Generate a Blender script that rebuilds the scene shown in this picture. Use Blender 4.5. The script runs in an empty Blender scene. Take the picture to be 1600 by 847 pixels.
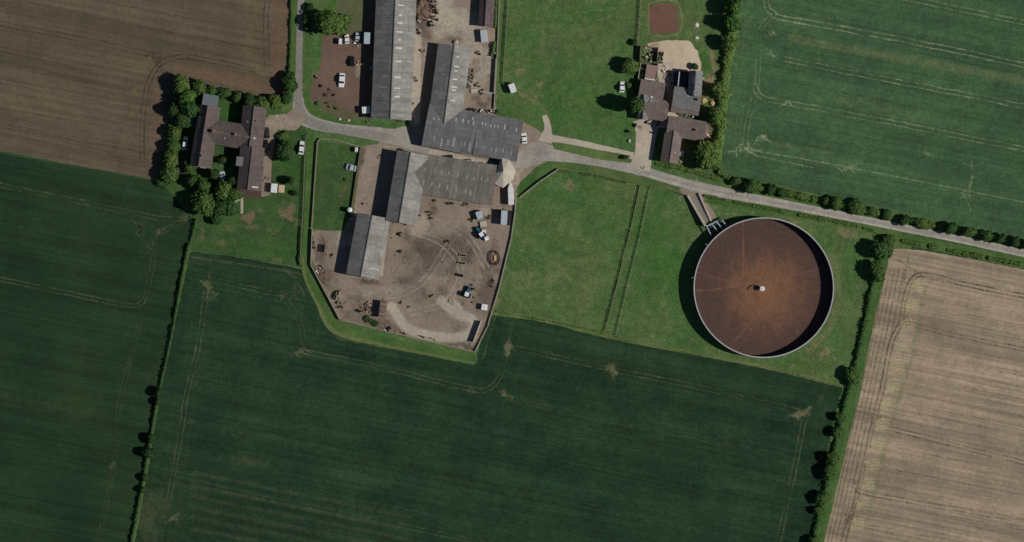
import bpy, bmesh, math, random
import numpy as np
from mathutils import Vector, Matrix, noise as mnoise

# ------------------------------------------------------------------ camera, sky, sun, exposure
scene = bpy.context.scene
COL = scene.collection
S = 0.2                                  # metres per photograph pixel
def W(px, py, z=0.0):
    return Vector(((px - 800.0) * S, (423.5 - py) * S, z))
cam_d = bpy.data.cameras.new('camera'); cam = bpy.data.objects.new('camera', cam_d); COL.objects.link(cam)
cam.location = (0, 0, 1500); cam_d.sensor_width = 36; cam_d.lens = 36 * 1500 / 320.0
cam_d.clip_start = 1; cam_d.clip_end = 9000
scene.camera = cam
SUN_EL, SUN_AZ = math.radians(42), math.radians(-8)     # direction towards the sun: east, a little south
world = bpy.data.worlds.new('World'); scene.world = world; world.use_nodes = True
wn = world.node_tree; bg = wn.nodes['Background']
sky = wn.nodes.new('ShaderNodeTexSky'); sky.sky_type = 'NISHITA'; sky.sun_disc = False
sky.sun_elevation = SUN_EL; sky.sun_rotation = math.radians(90) - SUN_AZ
sky.air_density = 1.0; sky.dust_density = 0.0; sky.ozone_density = 3.0
wn.links.new(sky.outputs[0], bg.inputs[0]); bg.inputs[1].default_value = 0.055
sd = bpy.data.lights.new('sun', 'SUN'); sun = bpy.data.objects.new('sun', sd); COL.objects.link(sun)
sd.energy = 5.0; sd.angle = math.radians(0.5); sd.color = (1.0, 0.96, 0.90)
svec = Vector((math.cos(SUN_EL) * math.cos(SUN_AZ), math.cos(SUN_EL) * math.sin(SUN_AZ), math.sin(SUN_EL)))
sun.rotation_euler = svec.to_track_quat('Z', 'Y').to_euler()
scene.view_settings.view_transform = 'Standard'; scene.view_settings.look = 'None'
scene.view_settings.gamma = 1; scene.view_settings.exposure = -0.78
F = 0.66                                  # rendered / albedo for flat sunlit ground

rng = random.Random(5); nrg = np.random.default_rng(7)

# ------------------------------------------------------------------ colour and material helpers
def lin(c):
    c = c / 255.0
    return c / 12.92 if c <= 0.04045 else ((c + 0.055) / 1.055) ** 2.4
def C(r, g, b, k=1.0):
    return tuple(min(0.85, lin(v) / F * k) for v in (r, g, b)) + (1,)
class NT:
    def __init__(s, name):
        s.m = bpy.data.materials.new(name); s.m.use_nodes = True
        s.t = s.m.node_tree; s.b = s.t.nodes['Principled BSDF']
        s.b.inputs['Specular IOR Level'].default_value = 0.15
    def n(s, ty, **kw):
        o = s.t.nodes.new(ty)
        for k, v in kw.items():
            if k.startswith('_'): setattr(o, k[1:], v)
            else: o.inputs[k.replace('__', ' ')].default_value = v
        return o
    def l(s, a, b): s.t.links.new(a, b)
    def mix(s, f, a, b, blend='MIX'):
        o = s.t.nodes.new('ShaderNodeMix'); o.data_type = 'RGBA'; o.blend_type = blend
        for sock, v in ((0, f), (6, a), (7, b)):
            if hasattr(v, 'is_output'): s.l(v, o.inputs[sock])
            else: o.inputs[sock].default_value = v
        return o.outputs[2]
    def math(s, op, a, b=0.0, c=0.0):
        o = s.t.nodes.new('ShaderNodeMath'); o.operation = op
        for i, v in enumerate((a, b, c)):
            if hasattr(v, 'is_output'): s.l(v, o.inputs[i])
            else: o.inputs[i].default_value = v
        return o.outputs[0]
    def noise(s, vec, scale, detail=3, rough=.55, lo=.3, hi=.7):
        o = s.n('ShaderNodeTexNoise', Scale=scale, Detail=detail, Roughness=rough)
        s.l(vec, o.inputs['Vector'])
        r = s.n('ShaderNodeMapRange', _interpolation_type='SMOOTHSTEP')
        r.inputs['From Min'].default_value = lo; r.inputs['From Max'].default_value = hi
        s.l(o.outputs[0], r.inputs[0]); return r.outputs[0]
    def pos(s, rot=0.0, sc=(1, 1, 1)):
        g = s.n('ShaderNodeNewGeometry'); r = s.n('ShaderNodeVectorRotate', _rotation_type='Z_AXIS')
        s.l(g.outputs['Position'], r.inputs['Vector']); r.inputs['Angle'].default_value = rot
        m = s.n('ShaderNodeVectorMath', _operation='MULTIPLY'); m.inputs[1].default_value = sc
        s.l(r.outputs[0], m.inputs[0]); return m.outputs[0]
    def grain(s, col, vec, amp, scale):
        f = s.noise(vec, scale, 2, .7, .2, .8)
        v = s.math('MULTIPLY_ADD', f, 2 * amp, 1 - amp)
        h = s.n('ShaderNodeCombineColor'); [s.l(v, h.inputs[i]) for i in range(3)]
        return s.mix(1.0, col, h.outputs[0], 'MULTIPLY')
    def done(s, col, rough=.95):
        if hasattr(col, 'is_output'): s.l(col, s.b.inputs['Base Color'])
        else: s.b.inputs['Base Color'].default_value = col
        s.b.inputs['Roughness'].default_value = rough; return s.m

def ground_mat(name, a, b, chans=(), rot=None, row_amp=0.0, row_sc=1.2, amp=.22, gs=2.2, patch=.035, c2=None):
    """a/b: two tones mixed in soft patches; chans: colours revealed by the r, g, b masks of attribute 'm'."""
    t = NT(name); p = t.pos()
    col = t.mix(t.noise(p, patch, 4), a, b)
    if c2: col = t.mix(t.math('MULTIPLY', t.noise(p, .35, 5, .7, .5, .75), .7), col, c2)
    if rot is not None:
        rv = t.pos(rot, (.015, row_sc, 1)); n1 = t.noise(rv, 1.0, 3, .6, .25, .75)
        rv2 = t.pos(rot, (.01, row_sc * .18, 1)); n2 = t.noise(rv2, 1.0, 2, .6, .25, .75)
        v = t.math('MULTIPLY_ADD', n1, row_amp, 1 - row_amp * .5); v = t.math('MULTIPLY', v, t.math('MULTIPLY_ADD', n2, row_amp, 1 - row_amp * .5))
        h = t.n('ShaderNodeCombineColor'); [t.l(v, h.inputs[i]) for i in range(3)]
        col = t.mix(1.0, col, h.outputs[0], 'MULTIPLY')
    if chans:
        at = t.n('ShaderNodeAttribute', _attribute_name='m'); sp = t.n('ShaderNodeSeparateColor'); t.l(at.outputs['Color'], sp.inputs[0])
        br = t.noise(p, 1.1, 4, .75, .2, .8); br2 = t.noise(p, .25, 3, .6, .2, .8)
        bb = t.math('ADD', t.math('MULTIPLY', br, .6), t.math('MULTIPLY', br2, .4))
        for i, cc in enumerate(chans):
            x = t.math('ADD', sp.outputs[i], t.math('MULTIPLY', t.math('SUBTRACT', bb, .5), .85))
            r = t.n('ShaderNodeMapRange', _interpolation_type='SMOOTHSTEP'); r.inputs['From Min'].default_value = .10; r.inputs['From Max'].default_value = 1.15
            t.l(x, r.inputs[0])
            f = t.math('MULTIPLY', r.outputs[0], t.math('MINIMUM', t.math('MULTIPLY', sp.outputs[i], 3.0), 1.0))
            col = t.mix(f, col, cc)
    col = t.grain(col, p, amp, gs)
    col = t.grain(col, p, amp * .6, gs * .3)
    col = t.grain(col, p, amp * .5, gs * .07)
    return t.done(col, 1.0)

def flat_mat(name, c, rough=.6, amp=.1, gs=1.5, metal=0.0, spec=.2):
    t = NT(name); p = t.pos(); t.b.inputs['Specular IOR Level'].default_value = spec
    t.b.inputs['Metallic'].default_value = metal
    return t.done(t.grain(t.mix(.0, c, c), p, amp, gs), rough)

def roof_mat(name, a, b, stain, joint=.12, sheet=1.0, streak=.5, course=1.6):
    t = NT(name); uv = t.n('ShaderNodeUVMap'); p = t.pos()
    def sc(v):
        m = t.n('ShaderNodeVectorMath', _operation='MULTIPLY'); m.inputs[1].default_value = v
        t.l(uv.outputs[0], m.inputs[0]); return m.outputs[0]
    col = t.mix(t.noise(p, .25, 4), a, b)
    st = t.noise(sc((1.3, .09, 1)), 1.0, 3, .7, .35, .75); li = t.noise(p, .7, 5, .75, .5, .72); col = t.mix(t.math('MULTIPLY', li, .35), col, stain)
    col = t.mix(t.math('MULTIPLY', st, streak), col, stain)
    pn = t.n('ShaderNodeTexWhiteNoise', _noise_dimensions='2D')      # each sheet weathers to its own tone
    fl = t.n('ShaderNodeVectorMath', _operation='FLOOR'); t.l(sc((1 / sheet, 1 / course, 1)), fl.inputs[0]); t.l(fl.outputs[0], pn.inputs[0])
    v = t.math('MULTIPLY_ADD', pn.outputs[0], .26, .87)
    sx = t.n('ShaderNodeSeparateXYZ'); t.l(sc((1 / sheet, 1 / course, 1)), sx.inputs[0])
    for i in (0, 1):
        fr = t.math('FRACT', sx.outputs[i]); e = t.math('LESS_THAN', fr, .12)
        v = t.math('MULTIPLY', v, t.math('MULTIPLY_ADD', e, -joint, 1.0))
    h = t.n('ShaderNodeCombineColor'); [t.l(v, h.inputs[i]) for i in range(3)]
    col = t.mix(1.0, col, h.outputs[0], 'MULTIPLY')
    return t.done(t.grain(col, p, .14, 2.5), .9)

def leaf_mat(name, a, b, c):
    t = NT(name); p = t.pos()
    oi = t.n('ShaderNodeObjectInfo')
    col = t.mix(t.noise(p, .9, 3, .6), a, b)
    col = t.mix(t.math('MULTIPLY', oi.outputs['Random'], .85), col, c)
    return t.done(t.grain(col, p, .3, 2.5), .8)

# ------------------------------------------------------------------ object helpers
def link(o, parent=None):
    COL.objects.link(o)
    if parent is not None: o.parent = parent
    return o
def tag(o, label=None, cat=None, group=None, kind=None):
    if label: o['label'] = label
    if cat: o['category'] = cat
    if group: o['group'] = group
    if kind: o['kind'] = kind
    return o
def thing(name, label, cat, loc=(0, 0, 0), rz=0.0, group=None):
    o = bpy.data.objects.new(name, None); link(o); o.location = loc; o.rotation_euler = (0, 0, rz); o.empty_display_size = .5
    return tag(o, label, cat, group)
def mesh(name, verts, faces, mat, parent=None, smooth=False, uvs=None):
    me = bpy.data.meshes.new(name); me.from_pydata([tuple(v) for v in verts], [], faces); me.materials.append(mat)
    if uvs is not None:
        u = me.uv_layers.new(name='UVMap'); u.data.foreach_set('uv', np.array(uvs, float).ravel())
    if smooth: me.polygons.foreach_set('use_smooth', [True] * len(me.polygons))
    me.update(); return link(bpy.data.objects.new(name, me), parent)
class MB:
    """collects boxes and other bits for one mesh"""
    def __init__(s): s.v = []; s.f = []
    def add(s, v, f):
        k = len(s.v); s.v += [tuple(x) for x in v]; s.f += [tuple(i + k for i in q) for q in f]; return s
    def box(s, cx, cy, z0, sx, sy, sz, rz=0.0, taper=1.0):
        v = []; c, n = math.cos(rz), math.sin(rz)
        for z, k in ((z0, 1), (z0 + sz, taper)):
            for x, y in ((-1, -1), (1, -1), (1, 1), (-1, 1)):
                X, Y = x * sx / 2 * k, y * sy / 2 * k; v.append((cx + X * c - Y * n, cy + X * n + Y * c, z))
        return s.add(v, [(0, 3, 2, 1), (4, 5, 6, 7), (0, 1, 5, 4), (1, 2, 6, 5), (2, 3, 7, 6), (3, 0, 4, 7)])
    def cyl(s, cx, cy, z0, r, h, n=16, r2=None, axis=None):
        r2 = r if r2 is None else r2; v = []
        for z, R in ((0, r), (h, r2)):
            for i in range(n):
                a = 2 * math.pi * i / n
                q = (R * math.cos(a), R * math.sin(a), z)
                if axis == 'x': q = (z - h / 2, q[0], q[1] + r)
                if axis == 'y': q = (q[0], z - h / 2, q[1] + r)
                v.append((cx + q[0], cy + q[1], z0 + q[2]))
        f = [tuple(range(n - 1, -1, -1)), tuple(range(n, 2 * n))] + [(i, (i + 1) % n, n + (i + 1) % n, n + i) for i in range(n)]
        return s.add(v, f)
    def bar(s, a, b, w):
        a, b = Vector(a), Vector(b); d = (b - a).normalized()
        u = d.cross(Vector((0, 0, 1))); u = u.normalized() if u.length > 1e-3 else Vector((1, 0, 0)); q = d.cross(u)
        v = [p + u * (x * w / 2) + q * (y * w / 2) for p in (a, b) for x, y in ((-1, -1), (1, -1), (1, 1), (-1, 1))]
        return s.add(v, [(0, 3, 2, 1), (4, 5, 6, 7), (0, 1, 5, 4), (1, 2, 6, 5), (2, 3, 7, 6), (3, 0, 4, 7)])
    def build(s, name, mat, parent=None, smooth=False): return mesh(name, s.v, s.f, mat, parent, smooth)

# ------------------------------------------------------------------ ground areas with colour masks
def smooth01(x): x = np.clip(x, 0, 1); return x * x * (3 - 2 * x)
def line(P, pts, w=.9, soft=1.2, amt=1.0, wob=0.0):
    out = np.zeros(len(P))
    pts = [np.array(p, float) for p in pts]
    for a, b in zip(pts[:-1], pts[1:]):
        lo = np.minimum(a, b) - w - soft - 1; hi = np.maximum(a, b) + w + soft + 1
        idx = np.nonzero((P[:, 0] > lo[0]) & (P[:, 0] < hi[0]) & (P[:, 1] > lo[1]) & (P[:, 1] < hi[1]))[0]
        if not len(idx): continue
        q = P[idx]; d = b - a; L = max(d @ d, 1e-9); t = np.clip(((q - a) @ d) / L, 0, 1)
        dist = np.hypot(*(q - (a + t[:, None] * d)).T)
        if wob: dist = dist + wob * np.sin(q[:, 0] * .21 + q[:, 1] * .13)
        out[idx] = np.maximum(out[idx], amt * (1 - smooth01((dist - w) / soft)))
    return out
def curve(pts, n=6):
    pts = [np.array(p, float) for p in pts]; e = [2 * pts[0] - pts[1]] + pts + [2 * pts[-1] - pts[-2]]; r = []
    for i in range(1, len(e) - 2):
        for k in range(n):
            t = k / n; a, b, c, d = e[i - 1:i + 3]
            r.append(.5 * ((2 * b) + (c - a) * t + (2 * a - 5 * b + 4 * c - d) * t * t + (3 * b - a - 3 * c + d) * t ** 3))
    r.append(pts[-1]); return r
def offset(pts, o):
    pts = [np.array(p, float) for p in pts]; r = []
    for i, p in enumerate(pts):
        d = pts[min(i + 1, len(pts) - 1)] - pts[max(i - 1, 0)]; d = d / (np.hypot(*d) + 1e-9); r.append(p + o * np.array((-d[1], d[0])))
    return r
def pair(P, pts, gap=6.5, w=.5, soft=1.3, amt=.8):
    c = curve(pts)
    Q = P + vnoise(P, 22) * .9
    r = np.maximum(line(Q, offset(c, gap / 2), w * .7, soft, amt), line(Q, offset(c, -gap / 2), w * .6, soft, amt))
    k = np.nonzero(r)[0]
    if len(k): r[k] *= np.clip(.86 + .32 * vnoise(P[k], 34)[:, 0] + .28 * vnoise(P[k], 6)[:, 1], .5, 1.05)
    return r
def strands(P, cx, cy, rx, ry, ang=0, amt=.8, n=9, seed=0):
    """crushed, turned-over plants: short curving wheel scuffs round a turning place"""
    r_ = random.Random(int(cx * 3 + cy) + seed); a0 = math.radians(ang); out = blob(P, cx, cy, rx * .8, ry * .8, ang, amt * .45)
    for i in range(n):
        u, v = r_.gauss(0, .45), r_.gauss(0, .45); b = r_.gauss(0, .7) + (0 if rx >= ry else math.pi / 2); L = r_.uniform(.5, 1.1) * max(rx, ry); k = r_.uniform(-.5, .5) * L
        pts = []
        for t in (-.5, -.15, .2, .5):
            x = u * rx + math.cos(b) * L * t - math.sin(b) * k * (t * t * 2); y = v * ry + math.sin(b) * L * t + math.cos(b) * k * (t * t * 2)
            pts.append((cx + x * math.cos(a0) - y * math.sin(a0), cy + x * math.sin(a0) + y * math.cos(a0)))
        out = np.maximum(out, line(P, curve(pts, 4), .2, 1.3, amt * r_.uniform(.6, 1.1)))
    return out
_G = nrg.uniform(-1, 1, (64, 64, 2))
def vnoise(P, sc):
    q = P / sc; i = np.floor(q).astype(int); f = q - i; f = f * f * (3 - 2 * f); g = lambda a, b: _G[(i[:, 0] + a) % 64, (i[:, 1] + b) % 64]
    fx, fy = f[:, :1], f[:, 1:]
    return (g(0, 0) * (1 - fx) + g(1, 0) * fx) * (1 - fy) + (g(0, 1) * (1 - fx) + g(1, 1) * fx) * fy
def blob(P, cx, cy, rx, ry, ang=0, amt=1.0):
    out = np.zeros(len(P)); R = 2.2 * max(rx, ry)
    k = np.nonzero((abs(P[:, 0] - cx) < R) & (abs(P[:, 1] - cy) < R))[0]
    if len(k): out[k] = _blob(P[k], cx, cy, rx, ry, ang, amt)
    return out
def _blob(P, cx, cy, rx, ry, ang, amt):
    m = min(rx, ry); P = P + vnoise(P, max(2.5, m * .9)) * m * .55 + vnoise(P + 31, max(1.6, m * .3)) * m * .35
    a = math.radians(ang); d = P - np.array((cx, cy)); x = d[:, 0] * math.cos(a) + d[:, 1] * math.sin(a); y = -d[:, 0] * math.sin(a) + d[:, 1] * math.cos(a)
    return amt * (1 - smooth01((np.sqrt((x / rx) ** 2 + (y / ry) ** 2) - .35) / .9))
def mx(*a):
    r = a[0]
    for b in a[1:]: r = np.maximum(r, b)
    return r
def inside(X, Y, poly):
    r = np.zeros(X.shape, bool); n = len(poly)
    for i in range(n):
        x1, y1 = poly[i]; x2, y2 = poly[(i + 1) % n]
        if y1 == y2: continue
        r ^= ((y1 > Y) != (y2 > Y)) & (X < (x2 - x1) * (Y - y1) / (y2 - y1) + x1)
    return r
def roughen(poly, amp=.8, seg=5, seed=0):
    out = []; n = len(poly); rr = random.Random(seed)
    for i in range(n):
        a, b = np.array(poly[i], float), np.array(poly[(i + 1) % n], float); L = np.hypot(*(b - a)); k = max(1, int(L / seg))
        nn = np.array((-(b - a)[1], (b - a)[0])) / (L + 1e-9)
        for j in range(k):
            out.append(tuple(a + (b - a) * j / k + nn * rr.uniform(-amp, amp)))
    return out
def area(name, poly, z, mat, masks=None, step=1.5, amp=.8, seed=1, kind='structure'):
    """poly in photo pixels (ground plan); step in pixels"""
    poly = roughen(poly, amp, 5, seed) if amp else poly
    pa = np.array(poly, float)
    x0, y0 = pa.min(0) - step; x1, y1 = pa.max(0) + step
    nx = int((x1 - x0) / step) + 1; ny = int((y1 - y0) / step) + 1
    cx = x0 + (np.arange(nx) + .5) * step; cy = y0 + (np.arange(ny) + .5) * step
    ins = inside(*np.meshgrid(cx, cy), poly)
    pad = np.pad(ins, 1); cnt = pad[:-1, :-1].astype(int) + pad[1:, :-1] + pad[:-1, 1:] + pad[1:, 1:]
    used = cnt > 0; vid = np.full(used.shape, -1); vid[used] = np.arange(used.sum())
    gx, gy = np.meshgrid(x0 + np.arange(nx + 1) * step, y0 + np.arange(ny + 1) * step)
    P = np.stack([gx[used], gy[used]], 1); bd = np.nonzero((cnt[used] < 4))[0]
    Q = P[bd]; best = np.full(len(Q), 1e9); bp = Q.copy()
    for i in range(len(pa)):
        a, b = pa[i], pa[(i + 1) % len(pa)]; d = b - a; L = max(d @ d, 1e-9)
        t = np.clip(((Q - a) @ d) / L, 0, 1); q = a + t[:, None] * d; ds = np.hypot(*(Q - q).T); k = ds < best
        best[k] = ds[k]; bp[k] = q[k]
    k = best < step * 1.2; P[bd[k]] = bp[k]
    r, c = np.nonzero(ins); F4 = np.stack([vid[r, c], vid[r + 1, c], vid[r + 1, c + 1], vid[r, c + 1]], 1)
    me = bpy.data.meshes.new(name); me.vertices.add(len(P)); me.loops.add(F4.size); me.polygons.add(len(F4))
    co = np.zeros((len(P), 3)); co[:, 0] = (P[:, 0] - 800) * S; co[:, 1] = (423.5 - P[:, 1]) * S; co[:, 2] = z
    me.vertices.foreach_set('co', co.ravel()); me.loops.foreach_set('vertex_index', F4.ravel().astype(np.int32))
    me.polygons.foreach_set('loop_start', np.arange(0, F4.size, 4, dtype=np.int32)); me.polygons.foreach_set('loop_total', np.full(len(F4), 4, np.int32))
    if masks:
        m = masks(P); A = np.ones((len(P), 4), np.float32)
        for i in range(3): A[:, i] = m[i] if i < len(m) else 0
        at = me.attributes.new('m', 'FLOAT_COLOR', 'POINT'); at.data.foreach_set('color', A.ravel())
    me.materials.append(mat); me.update(calc_edges=True); me.validate()
    return tag(link(bpy.data.objects.new(name, me)), kind=kind)

ROW = math.radians(11.5)
M = {}
M['ground'] = ground_mat('meadow_far', C(45, 68, 40), C(36, 58, 36), rot=ROW, row_amp=.2)
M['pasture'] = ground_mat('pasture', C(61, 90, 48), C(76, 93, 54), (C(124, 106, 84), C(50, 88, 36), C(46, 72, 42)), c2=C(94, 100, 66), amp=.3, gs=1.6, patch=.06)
M['crop'] = ground_mat('dark_crop', C(29, 49, 33), C(38, 57, 37), (C(96, 93, 68), C(60, 66, 46), C(60, 74, 50)), rot=ROW, row_amp=.36, amp=.32, gs=1.9, patch=.05)
M['crop_left'] = ground_mat('dark_crop_west', C(28, 47, 31), C(38, 56, 34), (C(84, 83, 60), C(50, 60, 40), C(60, 74, 50)), rot=ROW, row_amp=.34, amp=.20, gs=1.8)
M['crop_right'] = ground_mat('green_crop', C(56, 79, 54), C(62, 87, 56), (C(132, 136, 104), C(94, 102, 68), C(60, 74, 50)), rot=ROW, row_amp=.28, amp=.30, gs=1.9, patch=.05)
M['stubble_left'] = ground_mat('dim_brown_stubble', C(82, 73, 60), C(88, 78, 62), (C(52, 43, 34), C(92, 88, 58), C(104, 80, 62)), rot=ROW, row_amp=.34, row_sc=.8, amp=.17, gs=2.0)  # dimming of the left side is put into this darker brown
M['stubble_right'] = ground_mat('pale_stubble', C(130, 115, 97), C(138, 122, 103), (C(62, 54, 42), C(158, 150, 108), C(92, 106, 64)), rot=ROW, row_amp=.42, row_sc=.9, amp=.2, gs=2.0)
M['earth'] = ground_mat('bare_earth', C(92, 76, 66), C(104, 84, 72), (C(76, 86, 56), C(130, 118, 104), C(64, 52, 44)), amp=.14, gs=1.6, patch=.1)
M['yard'] = ground_mat('yard_dirt', C(128, 115, 101), C(114, 102, 91), (C(82, 70, 62), C(156, 146, 130), C(56, 46, 38)), amp=.13, gs=1.4, patch=.08)  # first mask colour: dirt, with the dimming of the southern yard put in
M['gravel'] = ground_mat('pale_gravel', C(162, 152, 138), C(150, 141, 126), (C(112, 92, 76), C(172, 158, 136), C(70, 56, 46)), amp=.1, gs=1.6, patch=.1)
M['road'] = ground_mat('worn_lane', C(132, 126, 118), C(142, 136, 127), (C(162, 157, 145), C(116, 111, 104), C(60, 74, 50)), amp=.17, gs=1.3, patch=.2)
M['meadow'] = ground_mat('dark_meadow', C(48, 72, 38), C(58, 80, 44), (C(108, 92, 74), C(48, 82, 34), C(40, 60, 36)), c2=C(68, 80, 48), amp=.3, gs=1.6, patch=.08)  # this grass has its own darker green
M['sand'] = ground_mat('pale_sand', C(168, 152, 130), C(178, 162, 140), (C(140, 124, 96),), amp=.08, gs=1.4, patch=.1)
M['grassy'] = ground_mat('rank_grass', C(62, 88, 44), C(84, 98, 56), (C(112, 112, 72), C(48, 80, 36), C(60, 60, 42)), amp=.24, gs=1.8, patch=.12)

base = mesh('ground', [(-4000, -4000, 0), (4000, -4000, 0), (4000, 4000, 0), (-4000, 4000, 0)], [(0, 1, 2, 3)], M['ground']); tag(base, kind='structure')

def m_pasture(P):
    bare = mx(blob(P, 888, 290, 11, 10, 0, .7), blob(P, 813, 110, 9, 14, 30, .5), blob(P, 843, 132, 5, 7, 0, .6), np.clip(vnoise(P, 14)[:, 0] * vnoise(P + 90, 5)[:, 0] * .9, 0, .4), line(P, curve([(1000, 300), (930, 360), (860, 400), (790, 470)]), .3, 2, .22), line(P, curve([(880, 275), (900, 340), (890, 420), (860, 490)]), .3, 2, .2), line(P, curve([(800, 20), (850, 80), (930, 110), (985, 190)]), .3, 2, .2), blob(P, 776, 470, 6, 14, 10, .5), blob(P, 1008, 286, 12, 4, 10, .5), line(P, curve([(1035, 400), (1060, 460), (1090, 520)]), .4, 1.5, .25), blob(P, 855, 75, 30, 40, 10, .3), blob(P, 935, 60, 30, 50, 0, .2), blob(P, 880, 420, 80, 60, 20, .3), line(P, curve([(1014, 18), (1018, 4), (1058, 4), (1062, 50), (1020, 56), (1013, 44), (1014, 18)]), .6, 2, .7), blob(P, 452, 335, 20, 13, 20, .9), blob(P, 388, 342, 12, 9, 0, .95),
              blob(P, 395, 355, 18, 6, 0, .6), blob(P, 435, 405, 14, 6, 10, .5), blob(P, 315, 365, 7, 14, 20, .5), blob(P, 350, 380, 14, 5, 0, .5),
              line(P, curve([(815, 148), (835, 158), (850, 170), (857, 185), (856, 215)]), 1.5, 5, .55), line(P, curve([(828, 140), (843, 160), (856, 178)]), .8, 2.5, .6),
              line(P, curve([(1300, 400), (1310, 450), (1298, 510), (1265, 550)]), 2, 9, .45), blob(P, 1290, 552, 8, 14, 20, .7), blob(P, 1322, 365, 26, 10, 15, .6), blob(P, 1240, 345, 20, 8, 15, .5),
              blob(P, 800, 500, 20, 6, 12, .3), blob(P, 1088, 40, 8, 8, 0, .5), blob(P, 1090, 62, 5, 4), line(P, [(1110, 80), (1118, 115)], 2, 3, .8), blob(P, 1110, 128, 12, 9, 0, .8),
              blob(P, 570, 15, 8, 25, -10, .8), blob(P, 540, 25, 9, 18, -10, .6))
    vivid = mx(blob(P, 905, 180, 110, 60, 0, .55), blob(P, 1040, 420, 55, 110, 0, .7), blob(P, 400, 390, 110, 20, 0, .5), blob(P, 520, 20, 30, 40, 0, .8), blob(P, 830, 310, 30, 50, 30, .5),
               blob(P, 1100, 95, 18, 28, 0, .7), blob(P, 355, 175, 20, 20, 0, .8), blob(P, 455, 260, 22, 60, 0, .5))
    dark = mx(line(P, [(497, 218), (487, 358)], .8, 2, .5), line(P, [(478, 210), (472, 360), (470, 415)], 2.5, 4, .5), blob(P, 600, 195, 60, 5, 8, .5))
    worn = [(775, 150), (790, 0)]
    stripe = mx(*[line(P, curve([(822 + k, 320), (806 + k, 400), (783 + k, 480)]), .6, 2.0, .35) for k in (0, 9)])
    return mx(bare, stripe * .7), vivid, dark
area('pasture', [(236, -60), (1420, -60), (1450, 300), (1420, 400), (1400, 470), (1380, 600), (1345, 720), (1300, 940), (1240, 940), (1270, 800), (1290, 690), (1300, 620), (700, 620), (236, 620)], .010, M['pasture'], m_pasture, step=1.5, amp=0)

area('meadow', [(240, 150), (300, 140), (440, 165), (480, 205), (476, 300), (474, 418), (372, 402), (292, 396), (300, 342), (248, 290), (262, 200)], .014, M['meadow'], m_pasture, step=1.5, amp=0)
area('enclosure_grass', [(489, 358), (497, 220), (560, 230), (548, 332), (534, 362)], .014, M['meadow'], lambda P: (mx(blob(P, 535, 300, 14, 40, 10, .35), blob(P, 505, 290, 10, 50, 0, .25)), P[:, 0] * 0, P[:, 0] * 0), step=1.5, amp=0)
def slope_lines(x0, x1, ys, y_at0, m=.205):
    return [[(x0, y), (x1, y + (x1 - x0) * m)] for y in ys]
def m_crop(P):
    tr = mx(pair(P, [(467, 547), (600, 575), (732, 607), (765, 606), (782, 585), (790, 545), (797, 500)], 6.5, .5, 1.3, .62),
            pair(P, [(785, 612), (805, 624), (860, 637), (1076, 681), (1230, 714)], 6.5, .4, 1.2, .45),
            pair(P, [(793, 540), (860, 556), (960, 578), (1100, 607), (1250, 643)], 6.5, .5, 1.3, .6),
            pair(P, [(1257, 655), (1240, 740), (1215, 850), (1200, 920)], 7, .5, 1.3, .65),
            pair(P, [(322, 455), (310, 540), (292, 612), (284, 665), (270, 745), (247, 850), (236, 920)], 6.5, .5, 1.4, .62),
            pair(P, [(333, 437), (385, 449), (438, 461)], 6, .4, 1.2, .5), pair(P, [(438, 461), (465, 495), (477, 542)], 7, .4, 1.2, .5),
            pair(P, [(283, 661), (500, 703), (800, 766), (1100, 828), (1215, 852)], 6.5, .3, 1.2, .34),
            pair(P, [(275, 750), (480, 792), (700, 837), (900, 878)], 6.5, .4, 1.4, .5),
            pair(P, [(340, 528), (460, 550)], 6, .3, 1.2, .4), pair(P, [(293, 608), (310, 596), (325, 585)], 4, .4, 1.2, .5),
            line(P, curve([(300, 402), (470, 428), (480, 447), (522, 520), (560, 535), (740, 566)]), .8, 2.6, .45),
            line(P, [(755, 560), (775, 492)], .6, 2, .4))
    bare = mx(strands(P, 325, 445, 8, 20, -10, .85), strands(P, 332, 462, 12, 5, -30, .7), strands(P, 466, 550, 15, 6, -10, .8), strands(P, 440, 462, 9, 6, 0, .6), strands(P, 463, 450, 9, 22, -25, .6),
              blob(P, 794, 545, 7, 18, 0, .8), blob(P, 790, 617, 13, 6, 30, .75), blob(P, 738, 612, 10, 7, 0, .45), blob(P, 958, 578, 9, 17, -10, .75), blob(P, 1250, 648, 20, 7, -10, .95), blob(P, 1262, 640, 10, 4, -50, .8), blob(P, 1278, 620, 14, 6, 10, .4),
              blob(P, 798, 513, 6, 10, 0, .35), blob(P, 270, 810, 16, 7, -20, .6), blob(P, 1225, 722, 13, 8, 0, .3), blob(P, 298, 660, 9, 5, 0, .5))
    straw = mx(*[line(P, s, 1.6, 5, .55) for s in slope_lines(300, 640, (738, 758, 775, 792, 808, 826), 0)], blob(P, 245, 810, 40, 70, 10, .75), blob(P, 395, 722, 40, 9, 12, .7),
               *[line(P, [(x, 420), (x - 62, 850)], 1.0, 2.0, .34) for x in (303, 311, 333)])
    return mx(tr, bare), straw, line(P, [(500, 475), (528, 518), (740, 562)], 4, 6, .6)
area('crop_field', [(296, 393), (372, 402), (470, 420), (479, 446), (517, 518), (600, 541), (741, 571), (764, 489), (850, 500), (962, 530), (1190, 574), (1316, 605), (1301, 665), (1276, 800), (1262, 860), (1250, 940), (180, 940), (206, 850), (228, 720), (246, 620), (266, 530), (284, 450)],
     .022, M['crop'], m_crop, step=1.4, seed=2)
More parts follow.
